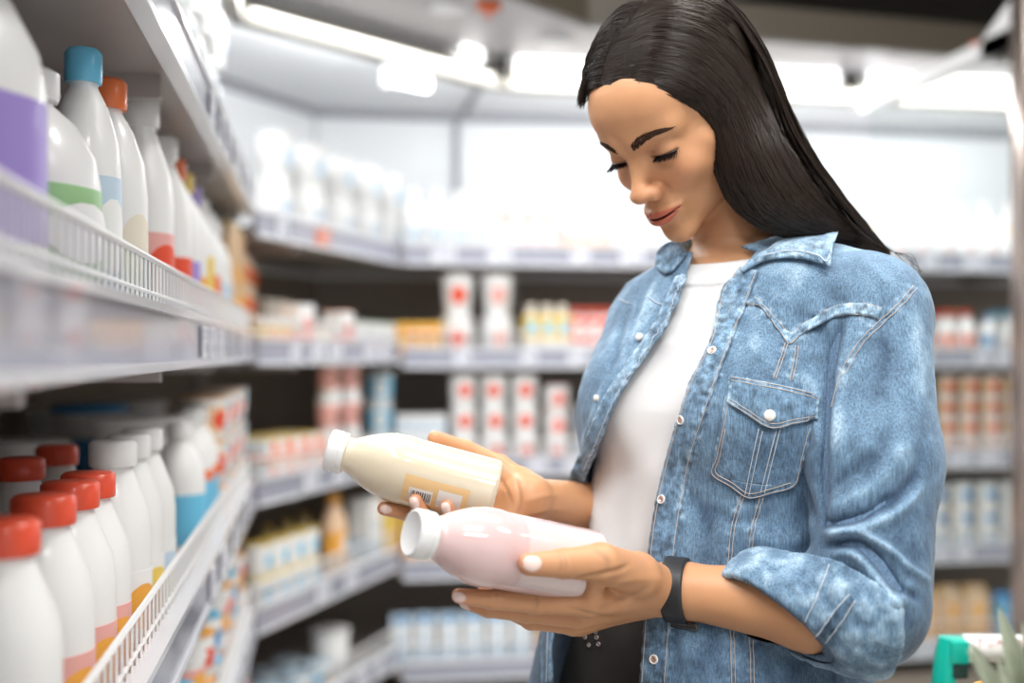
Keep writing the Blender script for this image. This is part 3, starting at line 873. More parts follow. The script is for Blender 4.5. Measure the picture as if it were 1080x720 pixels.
def strip(name, A, B, na, nb, off, thick, light=0.0, edges=True, bvh=None, mottled=0.5, parent=None, lift=None, mat_=None):
    """cloth piece lofted between two pixel curves and laid on the shirt"""
    a = catmull([(p[0], p[1], 0) for p in A], na); b = catmull([(p[0], p[1], 0) for p in B], na)
    T, nrm, ed = [], [], []
    lastd = None
    for i in range(na):
        row = []
        for j in range(nb):
            q = a[i] + (b[i] - a[i]) * j / (nb - 1)
            h = cast(bvh or BV_J0, q[0], q[1])
            row.append((q, h))
        good = [(k, r[1]) for k, r in enumerate(row) if r[1] is not None]
        if not good: continue
        md = np.median([g[1][0][1] for g in good])
        good = [g for g in good if abs(g[1][0][1] - md) < 45] or good
        ks = [g[0] for g in good]; ds = [g[1][0][1] for g in good]
        for k, (q, h) in enumerate(row):
            dd = np.interp(k, ks, ds); nn = good[int(np.argmin([abs(x - k) for x in ks]))][1][1]
            if h is not None and abs(h[0][1] - md) < 45: nn = h[1]
            e = min(i, na - 1 - i, ) , min(k, nb - 1 - k)
            T.append(PX(q[0], q[1], dd)); nrm.append(nn); ed.append(min(min(e[0] * 3.0, e[1] * 3.0), 9))
    T = np.array(T); nrm = np.array(nrm); ed = np.array(ed)
    na = len(T) // nb
    G = T.reshape(na, nb, 3); Nn = nrm.reshape(na, nb, 3)
    for _ in range(6):                                       # relax normals and offsets so the cloth lies smoothly
        Nn[1:-1] = (Nn[:-2] + Nn[1:-1] * 2 + Nn[2:]) / 4; Nn[:, 1:-1] = (Nn[:, :-2] + Nn[:, 1:-1] * 2 + Nn[:, 2:]) / 4
    for _ in range(3):
        D = G[..., 1].copy(); D[1:-1] = (D[:-2] + D[1:-1] * 2 + D[2:]) / 4; D[:, 1:-1] = (D[:, :-2] + D[:, 1:-1] * 2 + D[:, 2:]) / 4
        G = G * (D / G[..., 1])[..., None]
    Nn /= np.linalg.norm(Nn, axis=2, keepdims=True)
    up = 0 if lift is None else lift(np.linspace(0, 1, na)[:, None], np.linspace(0, 1, nb)[None])[..., None]
    base = G + Nn * off
    wob = 0.5 * vnoise(G.reshape(-1, 3), 5, 4).reshape(na, nb, 1) * mottled * 2
    topv = base + Nn * (thick + up + wob); botv = base + Nn * (up * .96)
    vs = np.vstack([topv.reshape(-1, 3), botv.reshape(-1, 3)]); o = na * nb
    fs = []
    for i in range(na - 1):
        for j in range(nb - 1):
            p = i * nb + j
            fs.append((p, p + 1, p + nb + 1, p + nb)); fs.append((o + p, o + p + nb, o + p + nb + 1, o + p + 1))
    rim = [j for j in range(nb)] + [i * nb + nb - 1 for i in range(1, na)] + [(na - 1) * nb + j for j in range(nb - 2, -1, -1)] + [i * nb for i in range(na - 2, 0, -1)]
    for k in range(len(rim)):
        p, q = rim[k], rim[(k + 1) % len(rim)]; fs.append((p, p + o, q + o, q))
    sd = np.concatenate([ed, ed]) * 0.8
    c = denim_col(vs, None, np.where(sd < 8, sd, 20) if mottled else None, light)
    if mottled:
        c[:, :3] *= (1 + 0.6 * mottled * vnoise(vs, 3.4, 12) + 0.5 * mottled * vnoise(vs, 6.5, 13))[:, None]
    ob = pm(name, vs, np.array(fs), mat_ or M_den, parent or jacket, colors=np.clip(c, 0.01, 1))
    return ob

def shift(pts, dx, dy=0): return [(a + dx, b + dy) for a, b in pts]

# button bands along both front edges
OL = [(r[1], r[0]) for r in OPL if 283 <= r[0] <= 725]; OR = [(r[1], r[0]) for r in OPR if 290 <= r[0] <= 725]
OLi = [(np.interp(y, [p[1] for p in S_PLK], [p[0] for p in S_PLK]), y) for x, y in OL]; OLi[0] = (800, 287)
pl = strip('button_band', shift(OL, 0.6), OLi, 210, 12, 0.6, 2.2, light=0.02, mottled=0.9)
wR = [9, 13, 14, 15, 16, 16, 15, 14, 12, 11, 8, 4, 2]
ORi = [(x - wR[min(i, 12)], y + 3) for i, (x, y) in enumerate(OR)]
pr_ = strip('button_band', shift(OR, -0.4), ORi, 200, 8, 0.6, 2.2, light=0.12, mottled=0.8)
stitch([shift(OL, 2.6), shift(OLi, -1.4)], m=M_thr, parent=pl, off=3.2, dash=False, r=.45, bvh=BV_J0)
stitch([shift(OR, -2.2)], m=M_thw, parent=pr_, off=3.2, dash=False, r=.45, bvh=BV_J0)
# chest pocket and flap
pk = strip('chest_pocket', [(769, 402), (763, 430), (758, 458), (752, 490), (751, 502)], [(866, 419), (860, 445), (852, 478), (842, 505), (838, 514)], 60, 50, 0.5, 2.0, light=-0.04, mottled=0.35)
pk2 = strip('chest_pocket', [(751, 501), (772, 514), (791, 526)], [(751, 502.5), (786, 520), (791, 527)], 4, 3, 0.5, 1.0) if False else None
PB = [(751, 501), (771, 513), (790, 526), (812, 521), (838, 513)]
pkb = strip('pocket_point', [(751, 500), (773, 505), (795, 509), (817, 511), (838, 513)], PB, 50, 10, 0.5, 2.0, light=-0.04, mottled=0.4, parent=pk)
fl_ = strip('pocket_flap', [(772, 398), (795, 402), (820, 407), (845, 412), (868, 418)], [(768, 425), (787, 437), (812, 452), (836, 447), (866, 443)], 60, 22, 3.0, 2.4, light=0.06, mottled=0.6, parent=pk)
stitch([[(772, 399.5), (820, 408), (867, 419)], [(773, 403), (820, 411.5), (866, 422)], [(769, 424), (787, 435.5), (812, 450), (836, 445.5), (865, 441)], [(771, 421), (788, 432), (812, 446), (836, 442), (864, 438)]], m=M_thr, parent=fl_, off=5.6, dash=False, r=.42, bvh=BV_J0)
stitch([[(769, 428), (763, 455), (757, 482), (752.5, 499), (771, 511.5), (790, 524), (812, 519), (836, 511), (846, 487), (857, 452)], [(766, 452), (760, 482), (756, 497), (773, 508), (790, 519.5), (811, 515), (833, 508)]], m=M_thr, parent=pk, off=3.0, dash=False, r=.42, bvh=BV_J0)
stitch([[(800, 452), (793, 485), (786, 521)], [(804, 454), (797, 487), (790, 522)], [(822, 452), (814, 485), (806, 519)], [(818, 453), (810, 485), (802, 519)]], m=M_thw, parent=pk, off=3.0, dash=False, r=.42, bvh=BV_J0)
# yoke, darts, armhole
yk = strip('front_yoke_seam', S_YOKE1, S_YOKE2[:1] + S_YOKE2, 90, 5, 0.4, 1.3, light=0.1, mottled=0.9)
stitch([S_YOKE1, S_YOKE2, *S_D1, *S_D2, shift(S_D1[0], 3), shift(S_D1[1], 3), shift(S_D2[0], 3.5), shift(S_D2[1], 3.5), S_ARM[:6], shift(S_ARM[:5], 4, 2)], m=M_thr, off=1.6, dash=False, r=.42)

# snaps
def snap(px, py, r=4.6, white=False, parent=None, off=3.0):
    h = cast(BV_J0, px, py)
    if h is None: return
    p, n_ = h; n_ = n_ / np.linalg.norm(n_); a = np.cross(n_, [0, 0, 1.0]); a /= np.linalg.norm(a); b = np.cross(n_, a)
    def ring(prof):
        vs, fs = [], []; k = 20
        for rr, zz in prof:
            for t in range(k):
                an = 2 * math.pi * t / k; vs.append(p + n_ * (off + zz) + (a * math.cos(an) + b * math.sin(an)) * rr)
        for i in range(len(prof) - 1):
            for t in range(k): fs.append((i * k + t, i * k + (t + 1) % k, (i + 1) * k + (t + 1) % k, (i + 1) * k + t))
        return vs, np.array(fs)
    if white:
        v_, f_ = ring([(r, -1), (r, .8), (r * .9, 1.7), (r * .5, 2.4), (0.01, 2.6)]); o = pm('snap_button', v_, f_, M_snap, parent or jacket)
    else:
        v_, f_ = ring([(r, -1), (r, .9), (r * .85, 1.4), (r * .7, .9), (r * .65, .5)]); o = pm('snap_button', v_, f_, M_snap, parent or jacket)
        v_, f_ = ring([(r * .62, -.5), (r * .62, .6), (r * .45, 1.0), (r * .34, .3), (.01, .2)]); pm('snap_centre', v_, f_, M_snr, o)
for q in ((752.5, 371), (720, 443), (699, 527), (691, 695)): snap(*q)
for q in ((676, 357), (707, 279)): snap(*q, 4.4, q[0] == 676, off=3.6 if q[0] == 676 else 5)
snap(631, 420, 3.4, True); snap(608, 492, 3.2, True)
snap(811, 438, 5.6, True, fl_, 5.5)

# collar
def clift(u, v): return 2.0 + 9.0 * np.sin(np.pi * np.clip(v * 0.75 + .1, 0, 1)) * (0.5 + 0.5 * u)
col_l = strip('collar', [(783, 289), (797, 277), (812, 267), (822, 260), (840, 254), (862, 251), (883, 250)], [(786, 291), (801, 282), (815, 278), (832, 277), (850, 279), (866, 283), (879, 287)], 60, 14, 1.0, 2.6, light=0.14, mottled=0.7, lift=clift)
stitch([[(806, 279), (832, 274.5), (850, 276), (866, 280), (877, 283.5), (879.5, 254)]], m=M_thw, parent=col_l, off=12.5, dash=False, r=.5, bvh=BV_J0)
col_r = strip('collar', [(722, 254), (712, 257), (702, 263), (695, 272), (694, 284)], [(733, 262), (726, 270), (719, 279), (711, 288), (703, 291)], 40, 12, 1.0, 2.6, light=-0.02, mottled=0.8, lift=lambda u, v: 2.0 + 3 * np.sin(np.pi * v) + 0 * u)
# right front yoke seam
stitch([[(654, 315), (661, 319), (668, 321)], [(683, 312), (694, 320), (704, 322)]], m=M_thw, off=1.0, dash=False, r=.5)

# rolled cuff: a band of turned-back cloth round the sleeve end
def cuff_sdf(P):
    s = sleeve_l(P, 3.5)
    d = np.maximum(np.abs(s) - 2.6, 0) + np.minimum(np.maximum(np.abs(s) - 2.6, -2.6), 0)
    cut = (P - CF_P.astype(F32)) @ CF_N.astype(F32)
    d = smax(d, cut - 2.0, 2.5)
    cut2 = -cut - 50
    d = smax(d, cut2, 2.0)
    d = smax(d, P[:, 0] - 335, 2)
    d = smax(d, -(stack_sdf(P, JST, 0, 0, 2.2) - 1), 2)
    return d.astype(F32)
cv, cf, cn = sdf_mesh(cuff_sdf, (180, 940, -370), (350, 1180, -130), 2.0)
cw = 1.6 * vnoise(cv, 14, 21) + 0.9 * vnoise(cv, 6, 22)
cv = cv + cn * cw[:, None]
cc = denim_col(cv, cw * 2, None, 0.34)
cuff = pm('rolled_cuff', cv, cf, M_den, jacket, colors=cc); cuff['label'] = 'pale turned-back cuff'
BV_C = BVHTree.FromPolygons([Vector(a) for a in cv.tolist()], cf.tolist())
strip('cuff_tab', [(896, 627), (880, 646), (860, 672)], [(902, 634), (888, 655), (869, 680)], 30, 5, 0.5, 1.6, light=-0.15, mottled=.6, parent=cuff, bvh=BV_C)
stitch([[(896, 627), (880, 646), (860, 672)], [(902, 634), (888, 655), (869, 680)], [(876, 596), (864, 625), (850, 655)]], m=M_thw, parent=cuff, off=2.2, dash=False, r=.5, bvh=BV_C)

# =================================================================== trousers, shoes
def leg_pts(s): return tp(s * 78, 0, -470), tp(s * 80, 12, -800), tp(s * 84, -6, -1150)
def trou_sdf(P):
    d = stack_sdf(P, ST, 3, 3)
    for s in (-1, 1):
        a, b, c = leg_pts(s)
        d = smin(d, cone(P, a, b, 86, 62), 30); d = smin(d, cone(P, b, c, 62, 50), 12)
    d = smax(d, P[:, 2] + 266, 3); d = smax(d, -1165 - P[:, 2], 3)
    return d.astype(F32)
v, f, n = sdf_mesh(trou_sdf, (-20, 1000, -1190), (420, 1440, -260), 5.0)
v = v + n * (1.5 * vnoise(v, 40, 3))[:, None]
M_blkc = mat('black_twill', (0.016, 0.014, 0.012), rough=0.75, noise=(300, .2))
trousers = pm('trousers', v, f, M_blkc)
M_eyl = mat('steel_eyelet', (0.7, 0.62, 0.58), rough=.3, metal=.9)
BV_T = BVHTree.FromPolygons([Vector(a) for a in v.tolist()], f.tolist())
for q in ((617, 664), (618, 672), (622, 680), (629, 666), (630, 672), (632, 679)):
    h = cast(BV_T, *q)
    if h is None: continue
    p, n_ = h; a = np.cross(n_, [0, 0, 1.0]); a /= np.linalg.norm(a); b = np.cross(n_, a)
    v_, f_ = tube_arrays([p + n_ * 1.2 + a * 2.6 * math.cos(t) + b * 1.8 * math.sin(t) for t in np.linspace(0, 2 * math.pi, 13)], .6, 5)
    mesh_obj('eyelet', (np.array([list(x) for x in v_]) - BASE) / 1000, [list(x) for x in f_], M_eyl, trousers)
M_shoe = mat('black_shoe_leather', (0.02, 0.02, 0.02), rough=0.4)
for s in (-1, 1):
    _, _, c = leg_pts(s)
    def shoe(P, c=c):
        a = np.array([c[0], c[1], -1180.0]); t = a + TF * 150 + np.array([0, 0, -14]); h = a - TF * 45 + np.array([0, 0, -8])
        d = smin(cone(P, h, a, 32, 40), cone(P, a, t, 42, 34), 20)
        return smax(d, -1228 - P[:, 2], 4).astype(F32)
    v, f, n = sdf_mesh(shoe, c + np.array([-220, -220, -80]), c + np.array([120, 120, 60]), 4.0)
    pm('shoe', v, f, M_shoe)

# =================================================================== wristband
def wristband():
    ax = FA; c0 = ELL_ + (WRL - ELL_) * 0.955
    a = np.cross(ax, [0, 0, 1.0]); a /= np.linalg.norm(a); b = np.cross(a, ax)
    n = 72; vs = []; prof = [(-11, .6), (-10.5, 2.4), (-8, 3.0), (8, 3.0), (10.5, 2.4), (11, .6)]
    dirs = [a * math.cos(2 * math.pi * k / n) + b * math.sin(2 * math.pi * k / n) for k in range(n)]
    rad = np.array([min(30.0, (lambda h: np.linalg.norm(np.array(h[0]) - c0) if h[0] else 26)(BV_BODY.ray_cast(Vector(c0 + dr * 70), Vector(-dr)))) for dr in dirs])
    for _ in range(12): rad = (np.roll(rad, 1) + 2 * rad + np.roll(rad, -1)) / 4
    rad += 1.0
    for k in range(n):
        for (u, o) in prof: vs.append(c0 + ax * (u + 2.5 * math.sin(2 * math.pi * k / n)) + dirs[k] * (rad[k] + o))
    m = len(prof); fs = []
    for k in range(n):
        for j in range(m - 1): fs.append((k * m + j, ((k + 1) % n) * m + j, ((k + 1) % n) * m + j + 1, k * m + j + 1))
    M_rub = mat('black_rubber', (0.022, 0.022, 0.024), rough=0.45)
    wb = pm('wristband', vs, np.array(fs), M_rub)
    h = BV_BODY.ray_cast(Vector(c0 + np.array([0, 0, -80.0])), Vector((0, 0, 1)))
    z = h[0].z if h[0] else c0[2] - 27
    mb = MB(); mb.box(-19, 19, -10, 10, -9, 0, bev=4)
    R = np.stack([np.array([0, 1.0, 0]) * .3 + np.array([ax[0], ax[1], 0]) * .95, np.array([-.3, .95, 0]), [0, 0, 1.0]], 1)
    vs = [np.array([c0[0] - 3, c0[1] - 2, z + 1]) + R @ np.array(v_) for v_ in mb.v]
    mesh_obj('tracker_case', (np.array(vs) - BASE) / 1000, mb.f, mat('dark_glass', (.03, .03, .03), rough=.15, coat=1), wb)
wristband()

# =================================================================== hair
def hair_sdf(P):
    Q = (P - H0f) @ HRf
    A = Q.copy(); A[:, 0] = np.abs(A[:, 0])
    d = ell(Q, (0, -12, 42), (84, 99, 87))
    d = smin(d, ell(A, (58, 0, 0), (24, 44, 60)), 20)
    y, z = Q[:, 1], Q[:, 2]
    line = np.minimum(16 + (z + 10) * 0.92, 86)
    d = smax(d, y - line, 9)
    pth = [PX(770, 120, 1165), PX(800, 175, 1150), PX(828, 210, 1150), PX(862, 236, 1160), PX(900, 254, 1185), PX(934, 267, 1215)]
    d = smin(d, chain(P, pth, [34, 32, 27, 18, 9, 2.5], 14), 22)
    pth2 = [PX(765, 90, 1255), PX(795, 155, 1262), PX(838, 208, 1265), PX(890, 246, 1245), PX(934, 266, 1225)]
    d = smin(d, chain(P, pth2, [48, 38, 24, 10, 2.5], 14), 26)
    return (d + 1.6).astype(F32)
hv, hf, hn = sdf_mesh(hair_sdf, (60, 1060, 60), (480, 1360, 400), 2.5)
BV_H = BVHTree.FromPolygons([Vector(a) for a in hv.tolist()], hf.tolist())
def hair_mat():
    m = mat('dark_brown_hair', (0.020, 0.012, 0.008), rough=0.27, spec=0.42)
    b = m.node_tree.nodes['Principled BSDF']; return m
M_hair = hair_mat(); M_hroot = mat('hair_underneath', (0.014, 0.009, 0.006), rough=0.6, spec=0.2)
hair = pm('hair', hv, hf, M_hroot)
GU = np.array([
    [(634, 93), (665, 94), (700, 102), (731, 117), (746, 145), (755, 185), (770, 214), (800, 240), (845, 252), (890, 256), (935, 266)],
    [(635, 85), (672, 79), (715, 87), (748, 112), (765, 150), (778, 190), (797, 222), (828, 240), (862, 248), (900, 256), (936, 267)],
    [(638, 72), (680, 58), (728, 68), (764, 100), (784, 140), (800, 180), (822, 212), (850, 232), (880, 245), (910, 256), (937, 267)],
    [(645, 50), (692, 33), (740, 45), (778, 82), (800, 125), (818, 165), (840, 200), (866, 225), (892, 242), (916, 256), (938, 268)],
    [(656, 25), (705, 8), (752, 20), (788, 58), (812, 105), (830, 145), (853, 182), (878, 213), (902, 238), (922, 256), (939, 268)],
    [(680, 0), (725, -14), (765, -2), (797, 36), (820, 82), (838, 126), (860, 166), (885, 202), (908, 232), (926, 254), (940, 269)]], float)
GR = np.array([
    [(634, 92), (625, 94), (617, 103), (613, 117)], [(636, 75), (624, 80), (614, 92), (610, 113)], [(642, 55), (630, 61), (618, 78), (611, 105)],
    [(652, 30), (639, 36), (626, 56), (613, 90)], [(680, 2), (660, 8), (640, 28), (620, 66)]], float)
def strands(G, N, nseg, seed, mb, len_jit=0.25, rad=0.62):
    rg = np.random.default_rng(seed); K = len(G) - 1
    for k in range(N):
        s = rg.uniform(0, K); i = min(int(s), K - 1); t = s - i
        ctl = G[i] * (1 - t) + G[i + 1] * t
        wob = rg.normal(0, 1.0, ctl.shape); wob[0] *= .6; ctl = ctl + wob * np.linspace(.6, 1.6, len(ctl))[:, None]
        end = len(ctl) - 1 - (rg.uniform(0, len_jit) * 4 if len(ctl) > 5 else rg.uniform(0, .5))
        c = catmull([(a, b, 0) for a, b in ctl], 60); c = c[:max(8, int(60 * end / (len(ctl) - 1)))]
        c = c[np.linspace(0, len(c) - 1, nseg).astype(int)]
        dep = []; nrm = []
        for q in c:
            h = cast(BV_H, q[0], q[1]); dep.append(h[0][1] if h else np.nan); nrm.append(h[1] if h else np.array([0, -1.0, 0]))
        dep = np.array(dep)
        if np.isnan(dep).all(): continue
        g = ~np.isnan(dep); idx = np.arange(nseg); dep = np.interp(idx, idx[g], dep[g])
        for _ in range(3): dep[1:-1] = (dep[:-2] + 2 * dep[1:-1] + dep[2:]) / 4
        lift = rg.uniform(0.4, 4.6) * np.sin(np.pi * np.linspace(0.03, .97, nseg)) ** .5
        pts = [PX(q[0], q[1], dd) + nn * l for q, dd, nn, l in zip(c, dep, nrm, lift)]
        r = rad * rg.uniform(.6, 1.15); rr = r * np.clip(np.minimum(np.linspace(.5, 6, nseg), np.linspace(4, .25, nseg)), .2, 1)
        mb.tube(pts, list(rr), 4, cap=False)
hm = MB(); strands(GU, 2100, 22, 5, hm); strands(GR, 380, 12, 6, hm)
pm('hair_strands', [tuple(x) for x in hm.v], np.array(hm.f), M_hair, hair)
fw = MB()
for k in range(26):                                          # loose flyaway ends
    a = random.uniform(0, 1)
    pts = [PX(915 + 10 * a, 250 + 8 * a, 1190), PX(940 + 8 * a, 264 + 4 * a, 1205), PX(955 + 10 * a, 274 + random.uniform(-6, 10), 1212), PX(962 + 12 * a, 284 + random.uniform(-8, 14), 1216)]
    if k < 8: fw.tube(catmull(pts, 12), [0.3] * 11 + [0.1], 3)
pm('loose_hair_ends', [tuple(x) for x in fw.v], fw.f, M_hair, hair); fw = MB()
for k in range(60):                                          # short hairs at the crown and parting
    a = random.uniform(0, 1); x = 612 + 60 * a; y = 95 - 100 * a ** .8
    h = cast(BV_H, x + 6, y + 8)
    if h is None: continue
    p = h[0] + h[1] * 1.0; q = p + h[1] * random.uniform(2, 6) + np.array([random.uniform(-4, 6), 0, random.uniform(1, 6)])
    fw.tube([p, (p + q) / 2 + np.array([1, 0, 1]), q], [.28, .22, .08], 3)
pm('flyaway_hair', [tuple(x) for x in fw.v], fw.f, M_hair, hair)
# =================================================================== the shop: chilled cabinets
c_, s_ = math.cos(YAW), math.sin(YAW)
def ray2(px):
    k = (px - CX) / FPX
    return np.array([c_ * k - s_, s_ * k + c_])              # shop direction per metre of depth
def on_line(px, P, Q):
    """where the sight line of a photo column meets the plan line P->Q (both shop metres)"""
    d = ray2(px); P = np.array(P, float); e = np.array(Q, float) - P
    t = (P[0] * e[1] - P[1] * e[0]) / (d[0] * e[1] - d[1] * e[0])
    return d * t
def height(py, xy):
    """height above the floor of photo row py at plan point xy"""
    dep = -s_ * xy[0] + c_ * xy[1]
    return CAMZ + (CY - py) / FPX * dep

AX, BX = (-0.167, 2.71), (0.225, 3.51)
FR = {'left': ((-0.167, -0.75), AX), 'corner': (AX, BX), 'back': (BX, (2.75, 3.51))}
BK = {'left': ((-0.71, -0.75), (-0.71, 3.05)), 'corner': ((-0.71, 3.05), (-0.03, 4.03)), 'back': ((-0.03, 4.03), (2.75, 4.03))}

M_white = mat('white_enamel', (0.78, 0.79, 0.80), rough=0.4)
M_pan = mat('cabinet_lining', (0.80, 0.82, 0.84), rough=0.35)
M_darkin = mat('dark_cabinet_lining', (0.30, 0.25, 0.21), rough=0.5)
M_shelf = mat('shelf_steel', (0.42, 0.38, 0.36), rough=0.38, metal=0.2, spec=.6)
M_rail = mat('price_rail_plastic', (0.34, 0.35, 0.42), rough=0.25, coat=0.5)
M_edge = mat('rail_edge', (0.72, 0.73, 0.77), rough=0.25, coat=0.5)
M_guard = mat('white_fence_wire', (0.80, 0.80, 0.80), rough=0.35)
M_ticket = mat('price_ticket', (0.74, 0.75, 0.80), rough=0.5)
M_tick2 = mat('price_ticket_orange', (0.85, 0.25, 0.10), rough=0.5)
M_ink = mat('ticket_ink', (0.40, 0.41, 0.50), rough=0.6)
M_olive = mat('lamp_housing_grey', (0.24, 0.225, 0.195), rough=0.5)
M_can = mat('canopy_grey', (0.40, 0.39, 0.41), rough=0.4)
M_fas = mat('canopy_fascia', (0.060, 0.050, 0.036), rough=0.5)
M_lamp = mat('lamp_diffuser', (1, 1, 1), rough=0.4, emit=(1.0, 0.985, 0.96), estr=2.2)
M_spot = mat('downlight_lens', (1, 1, 1), rough=0.4, emit=(1.0, 0.97, 0.93), estr=1.8)
M_post = mat('taupe_anodised_metal', (0.36, 0.30, 0.27), rough=0.22, metal=0.7)
M_orange = mat('orange_plastic', (0.75, 0.16, 0.05), rough=0.4)
M_seam = mat('panel_gasket', (0.30, 0.31, 0.34), rough=0.6)

def ext(mb, poly, z0, z1, mi=0): mb.prism(poly, z0, z1, mi, axis='z')

def cabinet(run):
    r = empty('chilled_cabinet', (sum(p[0] for p in FR[run]) / 2, sum(p[1] for p in FR[run]) / 2, 0))
    L = r.location.copy()
    def P(p): return (p[0] - L.x, p[1] - L.y)
    f0, f1 = [np.array(p) for p in FR[run]]; b0, b1 = [np.array(p) for p in BK[run]]
    nrm = (b0 + b1) / 2 - (f0 + f1) / 2; nrm /= np.linalg.norm(nrm)
    gf = (f1 - f0) / np.linalg.norm(f1 - f0) * .002; gb = (b1 - b0) / np.linalg.norm(b1 - b0) * .002; f0, f1, b0, b1 = f0 + gf, f1 - gf, b0 + gb, b1 - gb
    d = (b1 - b0) / np.linalg.norm(b1 - b0); q = np.array([d[1], -d[0]])
    if q @ nrm < 0: q = -q
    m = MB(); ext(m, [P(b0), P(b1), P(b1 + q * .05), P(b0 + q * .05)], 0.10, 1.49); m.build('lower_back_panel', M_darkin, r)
    m = MB(); ext(m, [P(b0), P(b1), P(b1 + q * .05), P(b0 + q * .05)], 1.49, 2.075); m.build('upper_back_panel', M_pan, r)
    m = MB(); ext(m, [P(f0), P(f1), P(b1), P(b0)], 0.0, 0.16); m.build('plinth', M_darkin, r)
    g = (f1 - f0) / np.linalg.norm(f1 - f0)
    n = int(np.linalg.norm(b1 - b0) / 0.9)                      # slotted uprights
    for i in range(1, n + 1):
        p = b0 + (b1 - b0) * i / (n + 1)
        m = MB(); ext(m, [P(p - d * .02 - q * .012), P(p + d * .02 - q * .012), P(p + d * .02), P(p - d * .02)], 0.16, 1.49)
        m.build('upright', M_shelf, r)
    return r
CAB = {}
for run, lab in (('left', 'long open chilled cabinet running along the left side'), ('corner', 'angled corner section of chilled cabinet between the side and back runs'),
                 ('back', 'open chilled cabinet along the back behind the shopper')):
    CAB[run] = tag(cabinet(run), lab, 'refrigerated cabinet')

# ---- shelves
SHZ = {'left': [1.540, 1.212, 0.875, 0.575, 0.280], 'corner': [1.500, 1.200, 0.870, 0.570, 0.275], 'back': [1.500, 1.182, 0.845, 0.530, 0.215]}
ORD = ['top', 'second', 'third', 'fourth', 'lowest']
WHERE = {'left': 'of the long left cabinet', 'corner': 'of the angled corner section', 'back': 'of the back cabinet'}
def shelf(run, i):
    zb = SHZ[run][i]; f0, f1 = [np.array(p) for p in FR[run]]; b0, b1 = [np.array(p) for p in BK[run]]
    gf = (f1 - f0) / np.linalg.norm(f1 - f0) * .003; gb = (b1 - b0) / np.linalg.norm(b1 - b0) * .003; f0, f1, b0, b1 = f0 + gf, f1 - gf, b0 + gb, b1 - gb
    mid = (f0 + f1) / 2; cab = CAB[run]
    P = lambda p: (p[0] - mid[0], p[1] - mid[1])
    g = (f1 - f0) / np.linalg.norm(f1 - f0); nin = (b0 + b1) / 2 - mid; q = np.array([-g[1], g[0]]); q = q if q @ nin > 0 else -q
    m = MB(); ext(m, [P(f0 + q * .006), P(f1 + q * .006), P(b1), P(b0)], 0.012, 0.026)
    bl = (f1 - f0) @ g; k = 0.25
    while k < bl - .05:                                        # stiffening ribs under the board
        a = f0 + g * k; ext(m, [P(a + q * .02), P(a + g * .02 + q * .02), P(a + g * .02 + q * .4), P(a + q * .4)], -0.016, 0.012); k += 0.62
    r = m.build('shelf', M_shelf, cab); r.location = Vector((mid[0], mid[1], zb)) - cab.location
    W = 0.062; e0, e1 = f0 + g * .012, f1 - g * .012
    m = MB(); ext(m, [P(e0 - q * .010), P(e1 - q * .010), P(e1 + q * .004), P(e0 + q * .004)], 0.004, W)
    b_ = len(m.f)
    for za, zc in ((0.0, 0.009), (W - .004, W + .004)): ext(m, [P(e0 - q * .014), P(e1 - q * .014), P(e1 + q * .006), P(e0 + q * .006)], za, zc, 1)
    m.build('price_rail', None, r, mats=[M_rail, M_edge])
    m = MB(); zt = 0.112; fs0, fs1 = e0 + q * .004, e1 + q * .004
    for z, rr in ((0.078, .0022), (zt, .0035)): m.tube([(*P(fs0), z), (*P(fs1), z)], rr, 6)
    k = 0.01; step = 0.026 if run == 'left' else 0.034
    while k < bl - .03:
        a = P(fs0 + g * k); m.tube([(*a, 0.06), (*a, zt)], .0017, 4); k += step
    m.build('fence', M_guard, r)
    k = 0.10 + 0.07 * i
    while k < bl - .12:
        w = random.choice([.05, .06, .075]); a = f0 + g * k - q * .0145
        if (run != 'left' or (f0[1] + k) > 1.45) and random.random() < .8:
            m = MB(); ext(m, [P(a), P(a + g * w), P(a + g * w + q * .002), P(a + q * .002)], 0.012, 0.054)
            sp = run != 'left' and random.random() < .08
            for zz, fr in ((.044, .8), (.036, .55)): ext(m, [P(a + g * .004 - q * .0004), P(a + g * w * fr - q * .0004), P(a + g * w * fr), P(a + g * .004)], zz, zz + .004, 1)
            ext(m, [P(a + g * w * .45 - q * .0004), P(a + g * w * .9 - q * .0004), P(a + g * w * .9), P(a + g * w * .45)], .018, .031, 1)
            m.build('price_ticket', None, r, mats=[M_tick2 if sp else M_ticket, M_ink])
        k += w + random.choice([.03, .06, .10, .16])
for run in FR:
    for i in range(5): shelf(run, i)

# ---- canopy over the cabinets
IN_ = [(-0.19, -0.75), (-0.19, 2.78), (0.512, 3.363), (2.75, 3.363)]
OUT = [(0.22, -0.75), (0.22, 2.56), (0.68, 2.97), (2.75, 3.22)]
ZC = 2.11
can = empty('cabinet_canopy', (0.5, 3.1, ZC)); Lc = Vector((0.5, 3.1, ZC))
def PC(p): return (p[0] - Lc.x, p[1] - Lc.y)
m = MB()
for i in range(3): ext(m, [PC(OUT[i]), PC(OUT[i + 1]), PC(IN_[i + 1]), PC(IN_[i])], 0.0, 0.015)
m.build('soffit', M_can, can)
for i in range(3):
    a, b = np.array(OUT[i]), np.array(OUT[i + 1]); g = (b - a) / np.linalg.norm(b - a); q = np.array([g[1], -g[0]])
    m = MB(); ext(m, [PC(a), PC(b), PC(b + q * .03), PC(a + q * .03)], -0.008, 0.085); m.build('fascia', M_fas, can)
BKF = [(-0.71, -0.75), (-0.71, 3.05), (-0.03, 4.03), (2.75, 4.03)]
m = MB()
for i in range(3): ext(m, [PC(IN_[i]), PC(IN_[i + 1]), PC(BKF[i + 1]), PC(BKF[i])], -0.03, 0.015)
m.build('inner_ceiling', M_pan, can)
